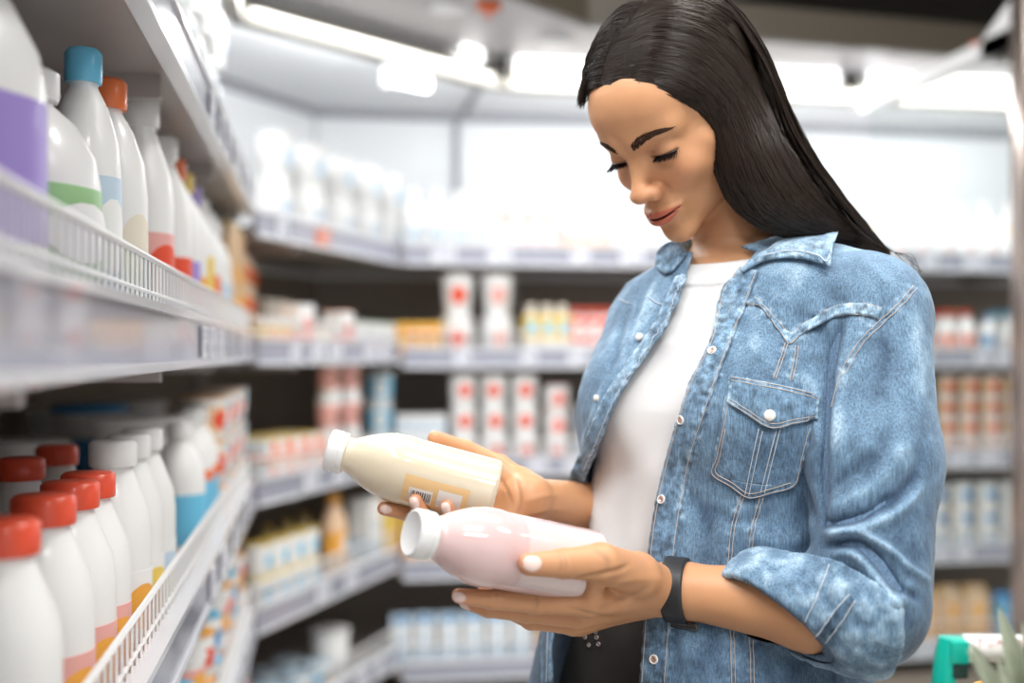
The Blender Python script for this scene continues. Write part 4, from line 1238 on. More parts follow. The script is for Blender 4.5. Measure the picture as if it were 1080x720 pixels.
for i in range(3):                                             # lamp housings behind the diffusers
    a, b = np.array(IN_[i]), np.array(IN_[i + 1]); g = (b - a) / np.linalg.norm(b - a); q = np.array([-g[1], g[0]])
    m = MB(); ext(m, [PC(a), PC(b), PC(b + q * .05), PC(a + q * .05)], -0.088, 0.0); m.build('lamp_housing', M_olive, can)
tag(can, 'grey canopy with dark fascia over the chilled cabinets', 'canopy')
def lamp(a, b, lab, zdrop=0.055, w=.04):
    a, b = np.array(a), np.array(b); mid = (a + b) / 2; g = (b - a) / np.linalg.norm(b - a); q = np.array([g[1], -g[0]])
    r = empty('strip_lamp', (mid[0], mid[1], ZC - zdrop - .004))
    P = lambda p: (p[0] - mid[0], p[1] - mid[1])
    m = MB(); ext(m, [P(a + q * .002), P(b + q * .002), P(b + q * w), P(a + q * w)], 0.0, zdrop); m.build('diffuser', M_lamp, r)
    for e, sg in ((a, -1), (b, 1)):
        m = MB(); ext(m, [P(e + q * .002), P(e + g * .02 * sg + q * .002), P(e + g * .02 * sg + q * w), P(e + q * w)], 0.0, zdrop)
        m.build('end_cap', M_white, r)
    tag(r, lab, 'lamp', 'strip lamps under the canopy')
lamp((0.56, 3.363), (1.58, 3.363), 'long white strip lamp under canopy behind the shopper', .045)
lamp((1.68, 3.363), (2.70, 3.363), 'strip lamp at the far right end of the canopy', .045)
lamp((0.36, 3.237), (0.43, 3.295), 'short lit strip lamp over the angled corner', .035)
lamp((-0.19, 0.2), (-0.19, 2.7), 'strip lamp along the left cabinet canopy', .04)
for px, py, lab in ((585, 41, 'round downlight in canopy left of the dark hair'), (472, 6, 'round downlight in the angled part of canopy')):
    dd = (ZC - CAMZ) * FPX / (CY - py); p = ray2(px) * dd
    r = empty('downlight', (p[0], p[1], ZC - .012)); m = MB()
    m.lathe([(0.0, .001), (.034, .001), (.036, .008)], 20); m.build('lens', M_spot, r, smooth=True)
    m = MB(); m.lathe([(.035, -.002), (.045, 0), (.046, .012), (.034, .012)], 24); m.build('trim_ring', M_white, r, smooth=True)
    tag(r, lab, 'downlight')
for px, py, d, lab in ((515, 7, 2.85, 'small orange tag on canopy fascia above the corner'), (1035, 50, 3.0, 'small orange tag on canopy fascia near the metal post')):
    p = ray2(px) * d; m = MB(); m.box(-.03, .03, -.01, .006, -.012, .012, bev=.004); m.box(-.006, .006, -.008, .004, -.03, -.012)
    o = m.build('orange_tag', M_orange); o.location = (p[0], p[1], CAMZ + (CY - py) / FPX * d); tag(o, lab, 'tag')
# panel joints on the white lining
for run, t, nm in (('back', (0.466 + .03) / 2.78, 'left'), ('back', (1.63 + .03) / 2.78, 'right')):
    b0, b1 = [np.array(p) for p in BK[run]]; p = b0 + (b1 - b0) * t
    m = MB(); w = .011 if nm == 'left' else .04
    m.box(-w, w, -.013, -.001, 0, .53); o = m.build('panel_joint', M_seam if nm == 'left' else M_white, CAB['back'])
    o.location = Vector((p[0], p[1] , 1.52)) - CAB['back'].location
m = MB(); m.box(-.012, .012, 3.42, 4.02, ZC - .036, ZC - .03); o = m.build('panel_joint', M_seam, can); o.location = Vector((0.49, 0, 0)) - Vector((Lc.x, Lc.y, Lc.z)) ; o.location.z = 0 - Lc.z + 0
o.location = (0.49 - Lc.x, -Lc.y, -Lc.z)
for a, b in zip(BKF[:-1], BKF[1:]):
    a, b = np.array(a), np.array(b); g = (b - a) / np.linalg.norm(b - a); q = np.array([g[1], -g[0]])
    m = MB(); ext(m, [PC(a + q * .002), PC(b + q * .002), PC(b + q * .014), PC(a + q * .014)], -.058, -.03); m.build('ceiling_gasket', M_seam, can)
# thermometer box on the angled upper panel
pp = on_line(432, (-0.71, 3.05), (-0.03, 4.03)); pp = on_line(345, (-0.71, 3.05), (-0.03, 4.03))
def sensor():
    b0, b1 = np.array(BK['corner'][0]), np.array(BK['corner'][1])
    g = (b1 - b0) / np.linalg.norm(b1 - b0)
    p = ray2(428) * 3.30; z = CAMZ + (CY - 80) / FPX * 3.30
    r = empty('air_sensor', (p[0], p[1], z - .045), math.atan2(g[1], g[0]) - .35)
    m = MB(); m.box(-.075, .075, -.03, .03, 0, .075, bev=.018); m.build('casing', M_white, r, smooth=True)
    m = MB(); m.box(.022, .058, -.034, -.029, .030, .062); m.build('display', M_olive, r)
    m = MB(); m.tube([(0, 0, .07), (0, 0, ZC - .034 - (z - .045))], .006, 8); m.build('stem', M_white, r)
    tag(r, 'white sensor box with small dark display hanging in the corner cabinet', 'sensor')
sensor()

# ---- end frame: post, sloping top beam, glass
ef = empty('cabinet_end_frame', (1.664, 2.53, 0)); Le = Vector((1.63, 2.53, 0))
m = MB(); m.box(0.0, .062, -.03, .03, 0.0, 2.10, bev=.004); m.build('post', M_post, ef, smooth=True)
m = MB(); m.box(.002, .05, .03, .82, 1.99, 2.03); m.prism([(.03, 1.99), (.03, 2.10), (.16, 2.03), (.16, 1.99)], .002, .05, axis='x'); m.build('top_beam', M_white, ef)
M_glass = bpy.data.materials.new('cabinet_end_glass'); M_glass.use_nodes = True
nt = M_glass.node_tree; nt.nodes.clear(); out = nt.nodes.new('ShaderNodeOutputMaterial'); mxs = nt.nodes.new('ShaderNodeMixShader'); tr = nt.nodes.new('ShaderNodeBsdfTransparent'); gl = nt.nodes.new('ShaderNodeBsdfGlossy')
tr.inputs[0].default_value = (.95, .965, .96, 1); gl.inputs['Roughness'].default_value = .02; mxs.inputs[0].default_value = .05
nt.links.new(tr.outputs[0], mxs.inputs[1]); nt.links.new(gl.outputs[0], mxs.inputs[2]); nt.links.new(mxs.outputs[0], out.inputs[0])
m = MB(); m.box(.022, .028, .03, .80, .16, 1.99); m.build('glass_pane', M_glass, ef)
tag(ef, 'tall taupe metal post with white top beam and glass side at right edge', 'cabinet frame')

# =================================================================== goods
_mc = {}
def cm(col, rough=.42, coat=.15):
    k = (tuple(round(x, 3) for x in col), rough)
    if k not in _mc: _mc[k] = mat('print_%02d' % len(_mc), col, rough=rough, coat=coat)
    return _mc[k]
WHT = (0.86, 0.86, 0.85); CRM = (0.80, 0.73, 0.60); RED = (0.80, 0.09, 0.04); ORR = (0.86, 0.20, 0.06); ORG = (0.88, 0.42, 0.07); YEL = (0.86, 0.62, 0.13)
BLU = (0.05, 0.30, 0.62); SKY = (0.16, 0.55, 0.80); LBL = (0.55, 0.68, 0.80); GRN = (0.35, 0.60, 0.30); PUR = (0.36, 0.27, 0.66); PNK = (0.82, 0.42, 0.38); BRN = (0.22, 0.12, 0.07); TAN = (0.72, 0.48, 0.26); NAV = (0.05, 0.09, 0.22); PEA = (0.84, 0.58, 0.38)

def emblem(m, rf, zc, da, dz, mi=1):
    """round printed mark wrapped on the front of a pot or bottle"""
    vs = [(0, -rf(zc), zc)]; n = 14
    for s in (.34, .67, 1.0):
        for k in range(n):
            t = 2 * math.pi * k / n; a = -math.pi / 2 + math.cos(t) * da * s; z = zc + math.sin(t) * dz * s; vs.append((rf(z) * math.cos(a), rf(z) * math.sin(a), z))
    fs = [(0, 1 + k, 1 + (k + 1) % n) for k in range(n)] + [(1 + j * n + k, 1 + (j + 1) * n + k, 1 + (j + 1) * n + (k + 1) % n, 1 + j * n + (k + 1) % n) for j in (0, 1) for k in range(n)]
    m.add(vs, fs, mi)
def P_bottle(h, r, cap, lab, n=18, body=WHT, z0=.16, z1=.56, lab2=None, neck=.38, sq=2.0):
    parts = {}
    m = MB(); pr = [(0, .004), (r * .82, 0), (r, .012), (r, h * .58), (r * .93, h * .68), (r * .66, h * .80), (r * neck, h * .87), (r * neck, h * .92)]
    m.lathe(pr, n, sq=sq); parts['bottle_body'] = (m, [cm(body, .35, .4)])
    m = MB(); m.lathe([(r * (neck + .10), h * .885), (r * (neck + .12), h * .90), (r * (neck + .12), h * .985), (r * (neck + .03), h), (0, h)], n); parts['cap'] = (m, [cm(cap, .35, .2)])
    m = MB(); q = r * 1.012
    m.lathe([(q * .97, h * z0), (q, h * z0 + .0005), (q, h * z1), (q * .97, h * z1 + .0005)], n, sq=sq)
    mats = [cm(lab)]
    if lab2:
        m2 = r * 1.025; zz = (z0 + z1) / 2 * h; b = len(m.v)
        emblem(m, lambda tt: m2 if sq == 2.0 else m2 * 1.12, zz, .62, h * (z1 - z0) * .32)
        mats.append(cm(lab2))
    parts['label'] = (m, mats)
    return parts
def P_cup(h, r, lid, band, n=18, body=WHT, emb=None, z0=.2, z1=.8, flare=1.22):
    parts = {}; m = MB(); rb = r / flare
    rr = lambda t: rb + (r - rb) * t
    m.lathe([(0, .002), (rb * .95, 0), (rr(.03), h * .03), (rr(.95), h * .95), (r * 1.04, h * .955), (r * 1.04, h * .975)], n); parts['cup'] = (m, [cm(body, .35, .3)])
    m = MB(); m.lathe([(r * 1.05, h * .97), (r * 1.06, h * .985), (r * 1.0, h), (r * .9, h * .995), (0, h * .995)], n); parts['lid'] = (m, [cm(lid, .3, .2)])
    m = MB(); e = .0009
    m.lathe([(rr(z0) + e * .2, h * z0), (rr(z0) + e, h * (z0 + .005)), (rr(z1) + e, h * z1), (rr(z1) + e * .2, h * (z1 + .005))], n); mats = [cm(band)]
    if emb:
        zz = (z0 + z1) / 2 * h
        emblem(m, lambda z_: rr(z_ / h) + e * 2.2, zz, .55, (z1 - z0) * .36 * h); mats.append(cm(emb))
    parts['label'] = (m, mats); return parts
def P_carton(h, w, d, body, band, top=WHT, cap=None, gable=True):
    parts = {}; m = MB(); hb = h * (.8 if gable else .98)
    m.box(-w / 2, w / 2, -d / 2, d / 2, 0, hb)
    if gable:
        m.prism([(-d / 2, hb), (d / 2, hb), (.003, h * .94), (.003, h), (-.003, h), (-.003, h * .94)], -w / 2, w / 2, 1, axis='x')
    else: m.box(-w / 2, w / 2, -d / 2, d / 2, hb, h, 1)
    parts['carton'] = (m, [cm(body), cm(top)])
    m = MB(); e = .0008; m.box(-w / 2 - e, w / 2 + e, -d / 2 - e, d / 2 + e, h * .12, h * .42)
    m.lathe([(0, h * .6), (w * .28, h * .6)], 16); 
    vs = [(0, -d / 2 - .0016, h * .6)] + [(w * .3 * math.cos(t), -d / 2 - .0016, h * .6 + w * .26 * math.sin(t)) for t in np.linspace(0, 2 * math.pi, 15)]
    m.v = m.v[:8]; m.f = m.f[:6]; m.m = m.m[:6]; m.add(vs, [(0, k, k + 1) for k in range(1, 15)])
    parts['print'] = (m, [cm(band)])
    if cap is not None:
        m = MB()
        if gable: m.lathe([(.0, 0), (.013, 0), (.013, .018), (.011, .02), (0, .02)], 12); m.v = [(x, y - d * .24 - z * .55, hb + .012 + z * .8 + (0)) for x, y, z in m.v]
        else: m.lathe([(.013, h), (.013, h + .018), (.011, h + .02), (0, h + .02)], 12)
        parts['cap'] = (m, [cm(cap)])
    return parts
def P_pouch(w, h, d, body, band):
    parts = {}; m = MB(); nx, nz = 10, 12; vs = []; fs = []
    for sgn in (-1, 1):
        for j in range(nz + 1):
            for i in range(nx + 1):
                u, v = i / nx * 2 - 1, j / nz * 2 - 1
                th = d / 2 * (max(0, 1 - u ** 4) * max(0, 1 - v ** 4)) ** .5 * (1 + .18 * math.sin(7 * u + 3 * v) * math.cos(5 * v))
                vs.append((u * w / 2 * (1 - .06 * (1 - v * v)), sgn * th, h / 2 + v * h / 2))
    k = (nx + 1) * (nz + 1)
    for s0 in (0, k):
        for j in range(nz):
            for i in range(nx):
                a = s0 + j * (nx + 1) + i; fs.append((a, a + 1, a + nx + 2, a + nx + 1))
    m.add(vs, fs); parts['pouch'] = (m, [cm(body, .3, .5)])
    m = MB(); vs2 = [(x * .7, y - .0012, z) for x, y, z in vs[:k]]
    sel = []
    for j in range(4, 9):
        for i in range(1, nx - 1):
            a = j * (nx + 1) + i; sel.append((a, a + 1, a + nx + 2, a + nx + 1))
    m.add([(x, y - .0012, z) for x, y, z in vs[:k]], sel); parts['print'] = (m, [cm(band)]); return parts
def P_bucket(h, r, band, lid=WHT):
    p = P_cup(h, r, lid, band, n=28, flare=1.12, z0=.25, z1=.7); m, mt = p['lid']; m.lathe([(r * 1.07, h * .93), (r * 1.09, h * .94), (r * 1.09, h * .97), (r * 1.07, h * .98)], 28); return p
def P_jug(h, r, cap, lab, lab2):
    p = P_bottle(h, r, cap, lab, n=28, z0=.22, z1=.56, lab2=lab2, neck=.36, sq=2.6)
    m, mt = p['bottle_body']; m.tube([(r * .98, 0, h * .50), (r * 1.12, 0, h * .60), (r * 1.02, 0, h * .74), (r * .55, 0, h * .84)], [r * .13] * 4, 10)
    return p

_proto = {}
def goods(kind, name, args, pos, rz, label, cat, group, parts=True):
    """one item; later ones of the same make are copies of the first, part by part"""
    key = (kind, repr(args), parts)
    if key in _proto:
        src = _proto[key]; o = src.copy(); COL.objects.link(o)
        for ch in src.children: c = ch.copy(); COL.objects.link(c); c.parent = o
    else:
        pd = kind(*args[0], **args[1])
        if parts:
            o = empty(name)
            for pn, (m, mt) in pd.items():
                m.build(pn, None, o, smooth=kind is not P_carton, mats=mt)
        else:
            mm, mats = MB(), []
            for pn, (m, mt) in pd.items():
                b = len(mats); mats += mt; mm.add(m.v, m.f); mm.m[-len(m.f):] = [x + b for x in m.m]
            o = mm.build(name, None, None, smooth=kind is not P_carton, mats=mats)
        _proto[key] = o
    o.location = pos; o.rotation_euler = (0, 0, rz); o.name = name
    o['label'] = label; o['category'] = cat
    if group: o['group'] = group
    elif 'group' in o: del o['group']
    return o

ROT = {'left': math.radians(90), 'corner': math.atan2(BX[1] - AX[1], BX[0] - AX[0]), 'back': 0.0}
NIN = {}
for run in FR:
    f0, f1 = [np.array(p) for p in FR[run]]; g = (f1 - f0) / np.linalg.norm(f1 - f0); NIN[run] = np.array([-g[1], g[0]])
def topz(run, i): return SHZ[run][i] + 0.0268

def row(run, i, px0, px1, n, kind, name, args, r, label, cat, levels=1, h=0.1, depth=1, back=0.0, parts=True, grp=None, jit=.0015):
    """n items side by side between two photo columns on a shelf, stacked `levels` high and `depth` rows deep"""
    f0, f1 = [np.array(p) for p in FR[run]]; q = NIN[run]; off = r + .018 + back
    a = on_line(px0, f0 + q * off, f1 + q * off); b = on_line(px1, f0 + q * off, f1 + q * off)
    for k in range(n):
        p = a + (b - a) * ((k + .5) / n)
        for dd in range(depth):
            for lv in range(levels):
                pp = p + q * dd * (2 * r + .008) + np.array([random.uniform(-jit, jit), random.uniform(-jit, jit)])
                goods(kind, name, args, (pp[0], pp[1], topz(run, i) + lv * h), ROT[run] + random.uniform(-.12, .12), label, cat, grp or label.replace('white ', '') + ' row', parts)

def A(*a, **k): return (a, k)
exec_rows = []
def bt(*a, **k): return A(*a, **k)

SB, CB = ' on the %s shelf of the back cabinet', ' on the %s shelf of the angled corner'
# ---------- second shelf, back (from the corner to the right)
row('corner', 1, 268, 300, 3, P_cup, 'yogurt_pot', A(.085, .036, ORG, YEL, emb=ORR), .036, 'squat white pot with orange lid on second shelf at the corner, left end', 'yogurt pot', 1, depth=2)
row('corner', 1, 302, 322, 1, P_carton, 'drink_carton', A(.13, .075, .07, WHT, RED, top=WHT, gable=False), .038, 'white box-shaped carton with red side stripe left of the green-lidded pots', 'carton')
row('corner', 1, 326, 344, 2, P_cup, 'yogurt_pot', A(.075, .03, YEL, CRM), .03, 'small pale pot with yellow lid between the two red-striped cartons', 'yogurt pot', depth=2)
row('corner', 1, 346, 366, 1, P_carton, 'drink_carton', A(.12, .07, .06, WHT, RED, top=ORR, gable=False), .036, 'red-topped small carton beside the green-lidded pots', 'carton')
row('corner', 1, 368, 414, 3, P_cup, 'yogurt_pot', A(.095, .034, GRN, WHT, emb=LBL), .034, 'white pot with pale green lid on second shelf at the corner', 'yogurt pot', depth=2, parts=True)
row('back', 1, 417, 466, 3, P_cup, 'yogurt_pot', A(.058, .026, ORG, ORG, body=YEL), .026, 'orange pot in the double-stacked row left of the tall cup towers', 'yogurt pot', 2, .058, depth=2)
row('back', 1, 466, 500, 1, P_cup, 'large_cup', A(.135, .052, WHT, WHT, emb=RED, flare=1.35), .052, 'big white cup in the left tower on second shelf, right of the orange pots', 'yogurt cup', 2, .135)
row('back', 1, 505, 543, 1, P_cup, 'large_cup', A(.135, .052, WHT, WHT, emb=PNK, flare=1.35), .052, 'big white cup in the right tower on second shelf', 'yogurt cup', 2, .135)
row('back', 1, 553, 602, 3, P_bottle, 'drink_bottle', A(.175, .026, CRM, YEL, lab2=SKY, z0=.35, z1=.8), .026, 'small cream and yellow bottle on second shelf right of the cup towers', 'bottle', depth=2)
row('back', 1, 603, 662, 4, P_bottle, 'drink_bottle', A(.165, .026, RED, RED, lab2=WHT, z0=.3, z1=.78), .026, 'red-capped red and white bottle on second shelf left of the shirt', 'bottle', depth=2)
row('back', 1, 985, 1030, 2, P_bottle, 'drink_bottle', A(.165, .033, RED, PNK, lab2=ORR), .033, 'white bottle with red cap on second shelf right of the shoulder', 'bottle', depth=2)
row('back', 1, 1033, 1050, 1, P_bottle, 'drink_bottle', A(.15, .026, BLU, BLU), .026, 'slim blue bottle beside the red-capped pair', 'bottle', depth=1)
row('back', 1, 1050, 1078, 1, P_bottle, 'drink_bottle', A(.165, .036, SKY, WHT, lab2=ORR), .036, 'white bottle with sky-blue cap next to the post', 'bottle', depth=2)
row('corner', 1, 270, 300, 2, P_carton, 'drink_carton', A(.15, .05, .05, WHT, RED, top=WHT, gable=False), .03, 'white carton with red print behind the orange-lidded pots', 'carton', back=.15)
row('back', 1, 417, 466, 3, P_cup, 'yogurt_pot', A(.10, .03, ORR, CRM, emb=RED), .03, 'cream pot with orange-red lid behind the small orange pots', 'yogurt pot', back=.12)
# ---------- third shelf, back
row('corner', 2, 270, 330, 3, P_cup, 'dessert_cup', A(.10, .034, ORG, ORR, emb=YEL, body=YEL), .034, 'orange and yellow cup standing behind the low yellow-topped boxes', 'dessert cup', 1, back=.17)
row('corner', 2, 268, 334, 4, P_carton, 'boxed_dessert', A(.06, .075, .06, WHT, ORR, top=YEL, gable=False), .038, 'low white box with red print and yellow top on third shelf at the corner', 'dessert box', 2, .06, depth=2)
row('corner', 2, 336, 378, 2, P_cup, 'large_cup', A(.105, .036, WHT, PNK, emb=BRN), .036, 'white and dusty-pink cup stacked on third shelf at the corner', 'yogurt cup', 3, .105)
row('back', 2, 385, 415, 1, P_cup, 'large_cup', A(.10, .044, LBL, SKY, emb=WHT), .044, 'white and light-blue cup in the stack at left end of third back shelf', 'yogurt cup', 3, .10)
row('back', 2, 418, 470, 4, P_carton, 'butter_tub', A(.055, .034, .05, WHT, LBL, gable=False), .025, 'small white and pale blue pack in the low block on third back shelf', 'small pack', 3, .055, depth=2)
row('back', 2, 472, 569, 3, P_cup, 'yogurt_cup', A(.096, .042, WHT, WHT, emb=RED, flare=1.15), .042, 'white cup with a red mark, stacked in columns on third back shelf', 'yogurt cup', 3, .096)
row('back', 2, 571, 602, 1, P_cup, 'yogurt_cup', A(.085, .040, PNK, WHT, emb=RED, flare=1.15), .040, 'white cup with pinkish lid right of the red-marked columns', 'yogurt cup', 3, .085)
row('back', 2, 604, 690, 3, P_cup, 'yogurt_cup', A(.096, .040, WHT, LBL, emb=RED, flare=1.15), .040, 'pale cup on third back shelf just left of the shirt front', 'yogurt cup', 2, .096)
row('back', 2, 985, 1078, 4, P_cup, 'yogurt_cup', A(.070, .033, ORR, TAN, emb=RED, flare=1.12), .033, 'small cup with orange and red print, stacked right of the sleeve', 'yogurt cup', 4, .070)
# ---------- fourth shelf
row('corner', 3, 262, 330, 4, P_cup, 'yogurt_cup', A(.085, .037, YEL, WHT, emb=SKY), .037, 'white cup with blue mark and yellow lid on fourth shelf at the corner', 'yogurt cup', 2, .085)
row('corner', 3, 336, 366, 1, P_bottle, 'drink_bottle', A(.24, .038, ORG, ORG, lab2=WHT, body=PEA, z0=.3), .038, 'tall orange bottle on fourth shelf left of the white cartons', 'bottle')
row('corner', 3, 370, 400, 1, P_carton, 'drink_carton', A(.20, .075, .07, WHT, LBL, gable=False), .038, 'tall white carton right of the tall orange bottle', 'carton')
row('back', 3, 398, 520, 5, P_carton, 'juice_carton', A(.19, .055, .055, YEL, ORG, top=ORG, gable=False), .03, 'yellow and orange carton on fourth shelf below the held bottles', 'carton')
row('back', 3, 522, 700, 6, P_carton, 'juice_carton', A(.17, .06, .055, WHT, ORG, gable=False), .03, 'white and orange carton on fourth back shelf behind the hands', 'carton')
row('back', 3, 975, 1078, 4, P_cup, 'yogurt_cup', A(.078, .037, LBL, WHT, emb=BLU, flare=1.12), .037, 'white and blue cup, stacked right of the elbow on fourth shelf', 'yogurt cup', 3, .078)
row('corner', 3, 272, 330, 3, P_bottle, 'drink_bottle', A(.15, .03, YEL, WHT, lab2=ORG), .03, 'small white bottle with yellow cap behind the blue-marked cups', 'bottle', back=.18)
row('corner', 3, 402, 420, 1, P_carton, 'juice_carton', A(.19, .055, .055, ORG, ORR, top=ORG, gable=False), .03, 'deep orange carton at the inner end of the fourth corner shelf', 'carton')
# ---------- lowest shelf
row('corner', 4, 275, 345, 3, P_cup, 'yogurt_cup', A(.09, .04, LBL, SKY, emb=ORG), .04, 'blue and orange cup at left of the lowest corner shelf', 'yogurt cup', 1, .09, depth=2)
row('corner', 4, 330, 365, 1, P_cup, 'large_cup', A(.15, .055, WHT, WHT, flare=1.3), .055, 'plain white flared tub on lowest corner shelf', 'tub')
row('back', 4, 410, 560, 6, P_carton, 'milk_carton', A(.175, .062, .06, WHT, LBL, top=LBL, cap=BLU), .032, 'white milk carton with small blue cap on lowest shelf', 'carton', depth=1)
row('back', 4, 562, 720, 6, P_carton, 'milk_carton', A(.17, .065, .06, PEA, PNK, top=WHT), .034, 'pinkish white carton on lowest shelf behind the dark trousers', 'carton')
row('back', 4, 900, 1040, 5, P_carton, 'juice_carton', A(.20, .078, .07, PEA, ORG, top=TAN, cap=WHT, gable=True), .04, 'peach carton with white cap and orange print right of the elbow', 'carton')
row('back', 4, 1042, 1078, 1, P_carton, 'juice_carton', A(.17, .085, .07, SKY, BLU, top=BLU), .04, 'bright blue carton beside the post on lowest shelf', 'carton')
# ---------- top shelf
row('corner', 0, 268, 420, 5, P_cup, 'yogurt_cup', A(.13, .052, WHT, WHT, emb=LBL, flare=1.2), .052, 'white tub stacked on top shelf of the corner', 'tub', 2, .13)
for px, col, zz, nm in ((318, YEL, .17, 'yellow'), (364, ORG, .14, 'orange'), (333, YEL, .0, 'amber'), (366, ORR, .0, 'red')):
    pq = on_line(px, np.array(AX) + NIN['corner'] * -.0 + np.array([0, 0]), np.array(BX))
row('back', 0, 424, 520, 4, P_bottle, 'drink_bottle', A(.21, .036, WHT, WHT, lab2=LBL), .036, 'plain white bottle on top back shelf near the corner', 'bottle', depth=2)
row('back', 0, 522, 585, 3, P_cup, 'yogurt_cup', A(.085, .037, WHT, WHT, emb=PNK), .037, 'white pot with a faint pink mark on top back shelf', 'yogurt pot', 2, .085)
row('back', 0, 588, 645, 3, P_cup, 'yogurt_cup', A(.062, .034, ORR, ORG, emb=RED), .034, 'red and orange pot in the top-shelf row left of the face', 'yogurt pot', 1, .062)
row('back', 0, 588, 645, 3, P_bottle, 'drink_bottle', A(.20, .034, PNK, WHT, lab2=PNK), .034, 'white bottle with pink cap behind the red and orange pots', 'bottle', back=.08)
row('back', 0, 647, 700, 3, P_cup, 'yogurt_cup', A(.062, .034, GRN, WHT, emb=GRN), .034, 'green-lidded pot on top shelf behind the chin', 'yogurt pot', 1, .062)
row('back', 0, 860, 1078, 9, P_bottle, 'drink_bottle', A(.13, .032, ORG, WHT, lab2=PNK), .032, 'short white bottle with orange cap on top shelf right of the hair', 'bottle')
row('back', 0, 855, 1078, 8, P_bottle, 'drink_bottle', A(.22, .036, WHT, WHT, lab2=LBL), .036, 'tall plain white bottle behind the orange-capped row', 'bottle', back=.085)

# goods on the stretch of shelf that the shopper hides
row('back', 0, 705, 850, 6, P_bottle, 'drink_bottle', A(.21, .036, WHT, WHT, lab2=LBL), .036, 'plain white bottle on top shelf behind the head', 'bottle')
row('back', 1, 668, 980, 9, P_bottle, 'drink_bottle', A(.175, .03, YEL, WHT, lab2=ORG), .03, 'yellow-capped white bottle on second shelf behind the shopper', 'bottle')
row('back', 2, 694, 980, 8, P_cup, 'yogurt_cup', A(.096, .042, SKY, WHT, emb=BLU, flare=1.15), .042, 'blue-lidded white cup on third shelf behind the shopper', 'yogurt cup', 2, .096)
row('back', 3, 704, 970, 7, P_carton, 'juice_carton', A(.17, .065, .055, ORG, WHT, gable=False), .035, 'plain orange carton on fourth shelf behind the shopper', 'carton')
row('back', 4, 724, 895, 5, P_carton, 'milk_carton', A(.175, .07, .06, WHT, GRN, top=WHT, cap=GRN), .034, 'green-printed white carton on lowest shelf behind the shopper', 'carton')
# ---------- long left cabinet: second shelf, near things one by one
def at_left(px, off): return on_line(px, (-0.167 - off, 0), (-0.167 - off, 1))
def single(px, i, off, kind, name, args, label, cat, rz=None, dz=0.0, run='left', group=None):
    p = at_left(px, off); return goods(kind, name, args, (p[0], p[1], topz('left', i) + dz), (math.radians(62) if rz is None else rz), label, cat, group)
single(-60, 1, .095, P_jug, 'milk_jug', A(.30, .062, SKY, PUR, None), 'big white jug with a purple label at the near left edge', 'jug')
single(28, 1, .085, P_jug, 'milk_jug', A(.235, .056, WHT, GRN, WHT), 'shorter white jug with a pale green label at near left', 'jug')
single(20, 1, .20, P_jug, 'milk_jug', A(.29, .06, WHT, LBL, None), 'tall white jug with a pale blue label behind the green-labelled jug', 'jug')
single(88, 1, .055, P_bottle, 'drink_bottle', A(.275, .034, SKY, LBL, n=28, lab2=WHT), 'white bottle with bright blue cap on the left second shelf', 'bottle')
single(113, 1, .055, P_bottle, 'drink_bottle', A(.275, .040, ORR, WHT, n=28, lab2=CRM), 'white bottle with orange-red cap on the left second shelf', 'bottle')
single(144, 1, .058, P_bottle, 'drink_bottle', A(.30, .044, WHT, PNK, n=28, lab2=RED, z0=.2, z1=.45, neck=.5), 'large white bottle with wide white cap and red label', 'bottle')
single(168, 1, .058, P_bottle, 'drink_bottle', A(.29, .044, WHT, RED, n=28, z0=.2, z1=.42, neck=.45), 'second red-labelled white bottle, just beyond the wide-capped one', 'bottle')
single(182, 1, .055, P_bottle, 'drink_bottle', A(.28, .040, ORR, PUR, n=24, z0=.15, z1=.45), 'white bottle with red cap and purple label, left cabinet', 'bottle')
single(191, 1, .055, P_bottle, 'drink_bottle', A(.275, .040, YEL, ORG, n=24, z0=.15, z1=.40), 'white bottle with yellow cap and orange label, left cabinet', 'bottle')
single(200, 1, .055, P_bottle, 'drink_bottle', A(.27, .040, PUR, YEL, n=24), 'white bottle with purple cap and yellow label, left cabinet', 'bottle')
single(208, 1, .055, P_bottle, 'drink_bottle', A(.265, .040, WHT, WHT, n=24, lab2=ORR), 'white-capped bottle with a red spot before the striped cartons', 'bottle')
for k, px in enumerate((214, 219, 223.5)):
    single(px, 1, .055, P_bottle, 'drink_bottle', A(.255, .040, WHT, WHT, n=20, lab2=LBL), 'white bottle in the far end of the left second-shelf row', 'bottle', group='far white bottles, left second shelf')
for k, px in enumerate((229, 233.5, 238)):
    single(px, 1, .06, P_carton, 'juice_carton', A(.27, .085, .075, TAN, ORG, top=YEL, gable=False), 'tall tan and orange carton near the far end of left cabinet', 'carton', rz=math.radians(80), group='tan and orange cartons, left cabinet')
for k, px in enumerate((244.5, 248, 251, 254, 257)):
    for lv in range(3):
        single(px, 1, .05, P_cup, 'yogurt_cup', A(.075, .04, ORR, YEL, emb=RED), 'orange and yellow cup stacked at the far end of left second shelf', 'yogurt cup', dz=lv * .075, group='orange cups, left second shelf')
# further rows in the depth of the second shelf
for k, px in enumerate((70, 105, 135, 158)):
    single(px, 1, .20, P_bottle, 'drink_bottle', A(.27, .042, WHT, LBL, n=20), 'plain white bottle in the back row of left second shelf', 'bottle', group='back-row white bottles, left second shelf')
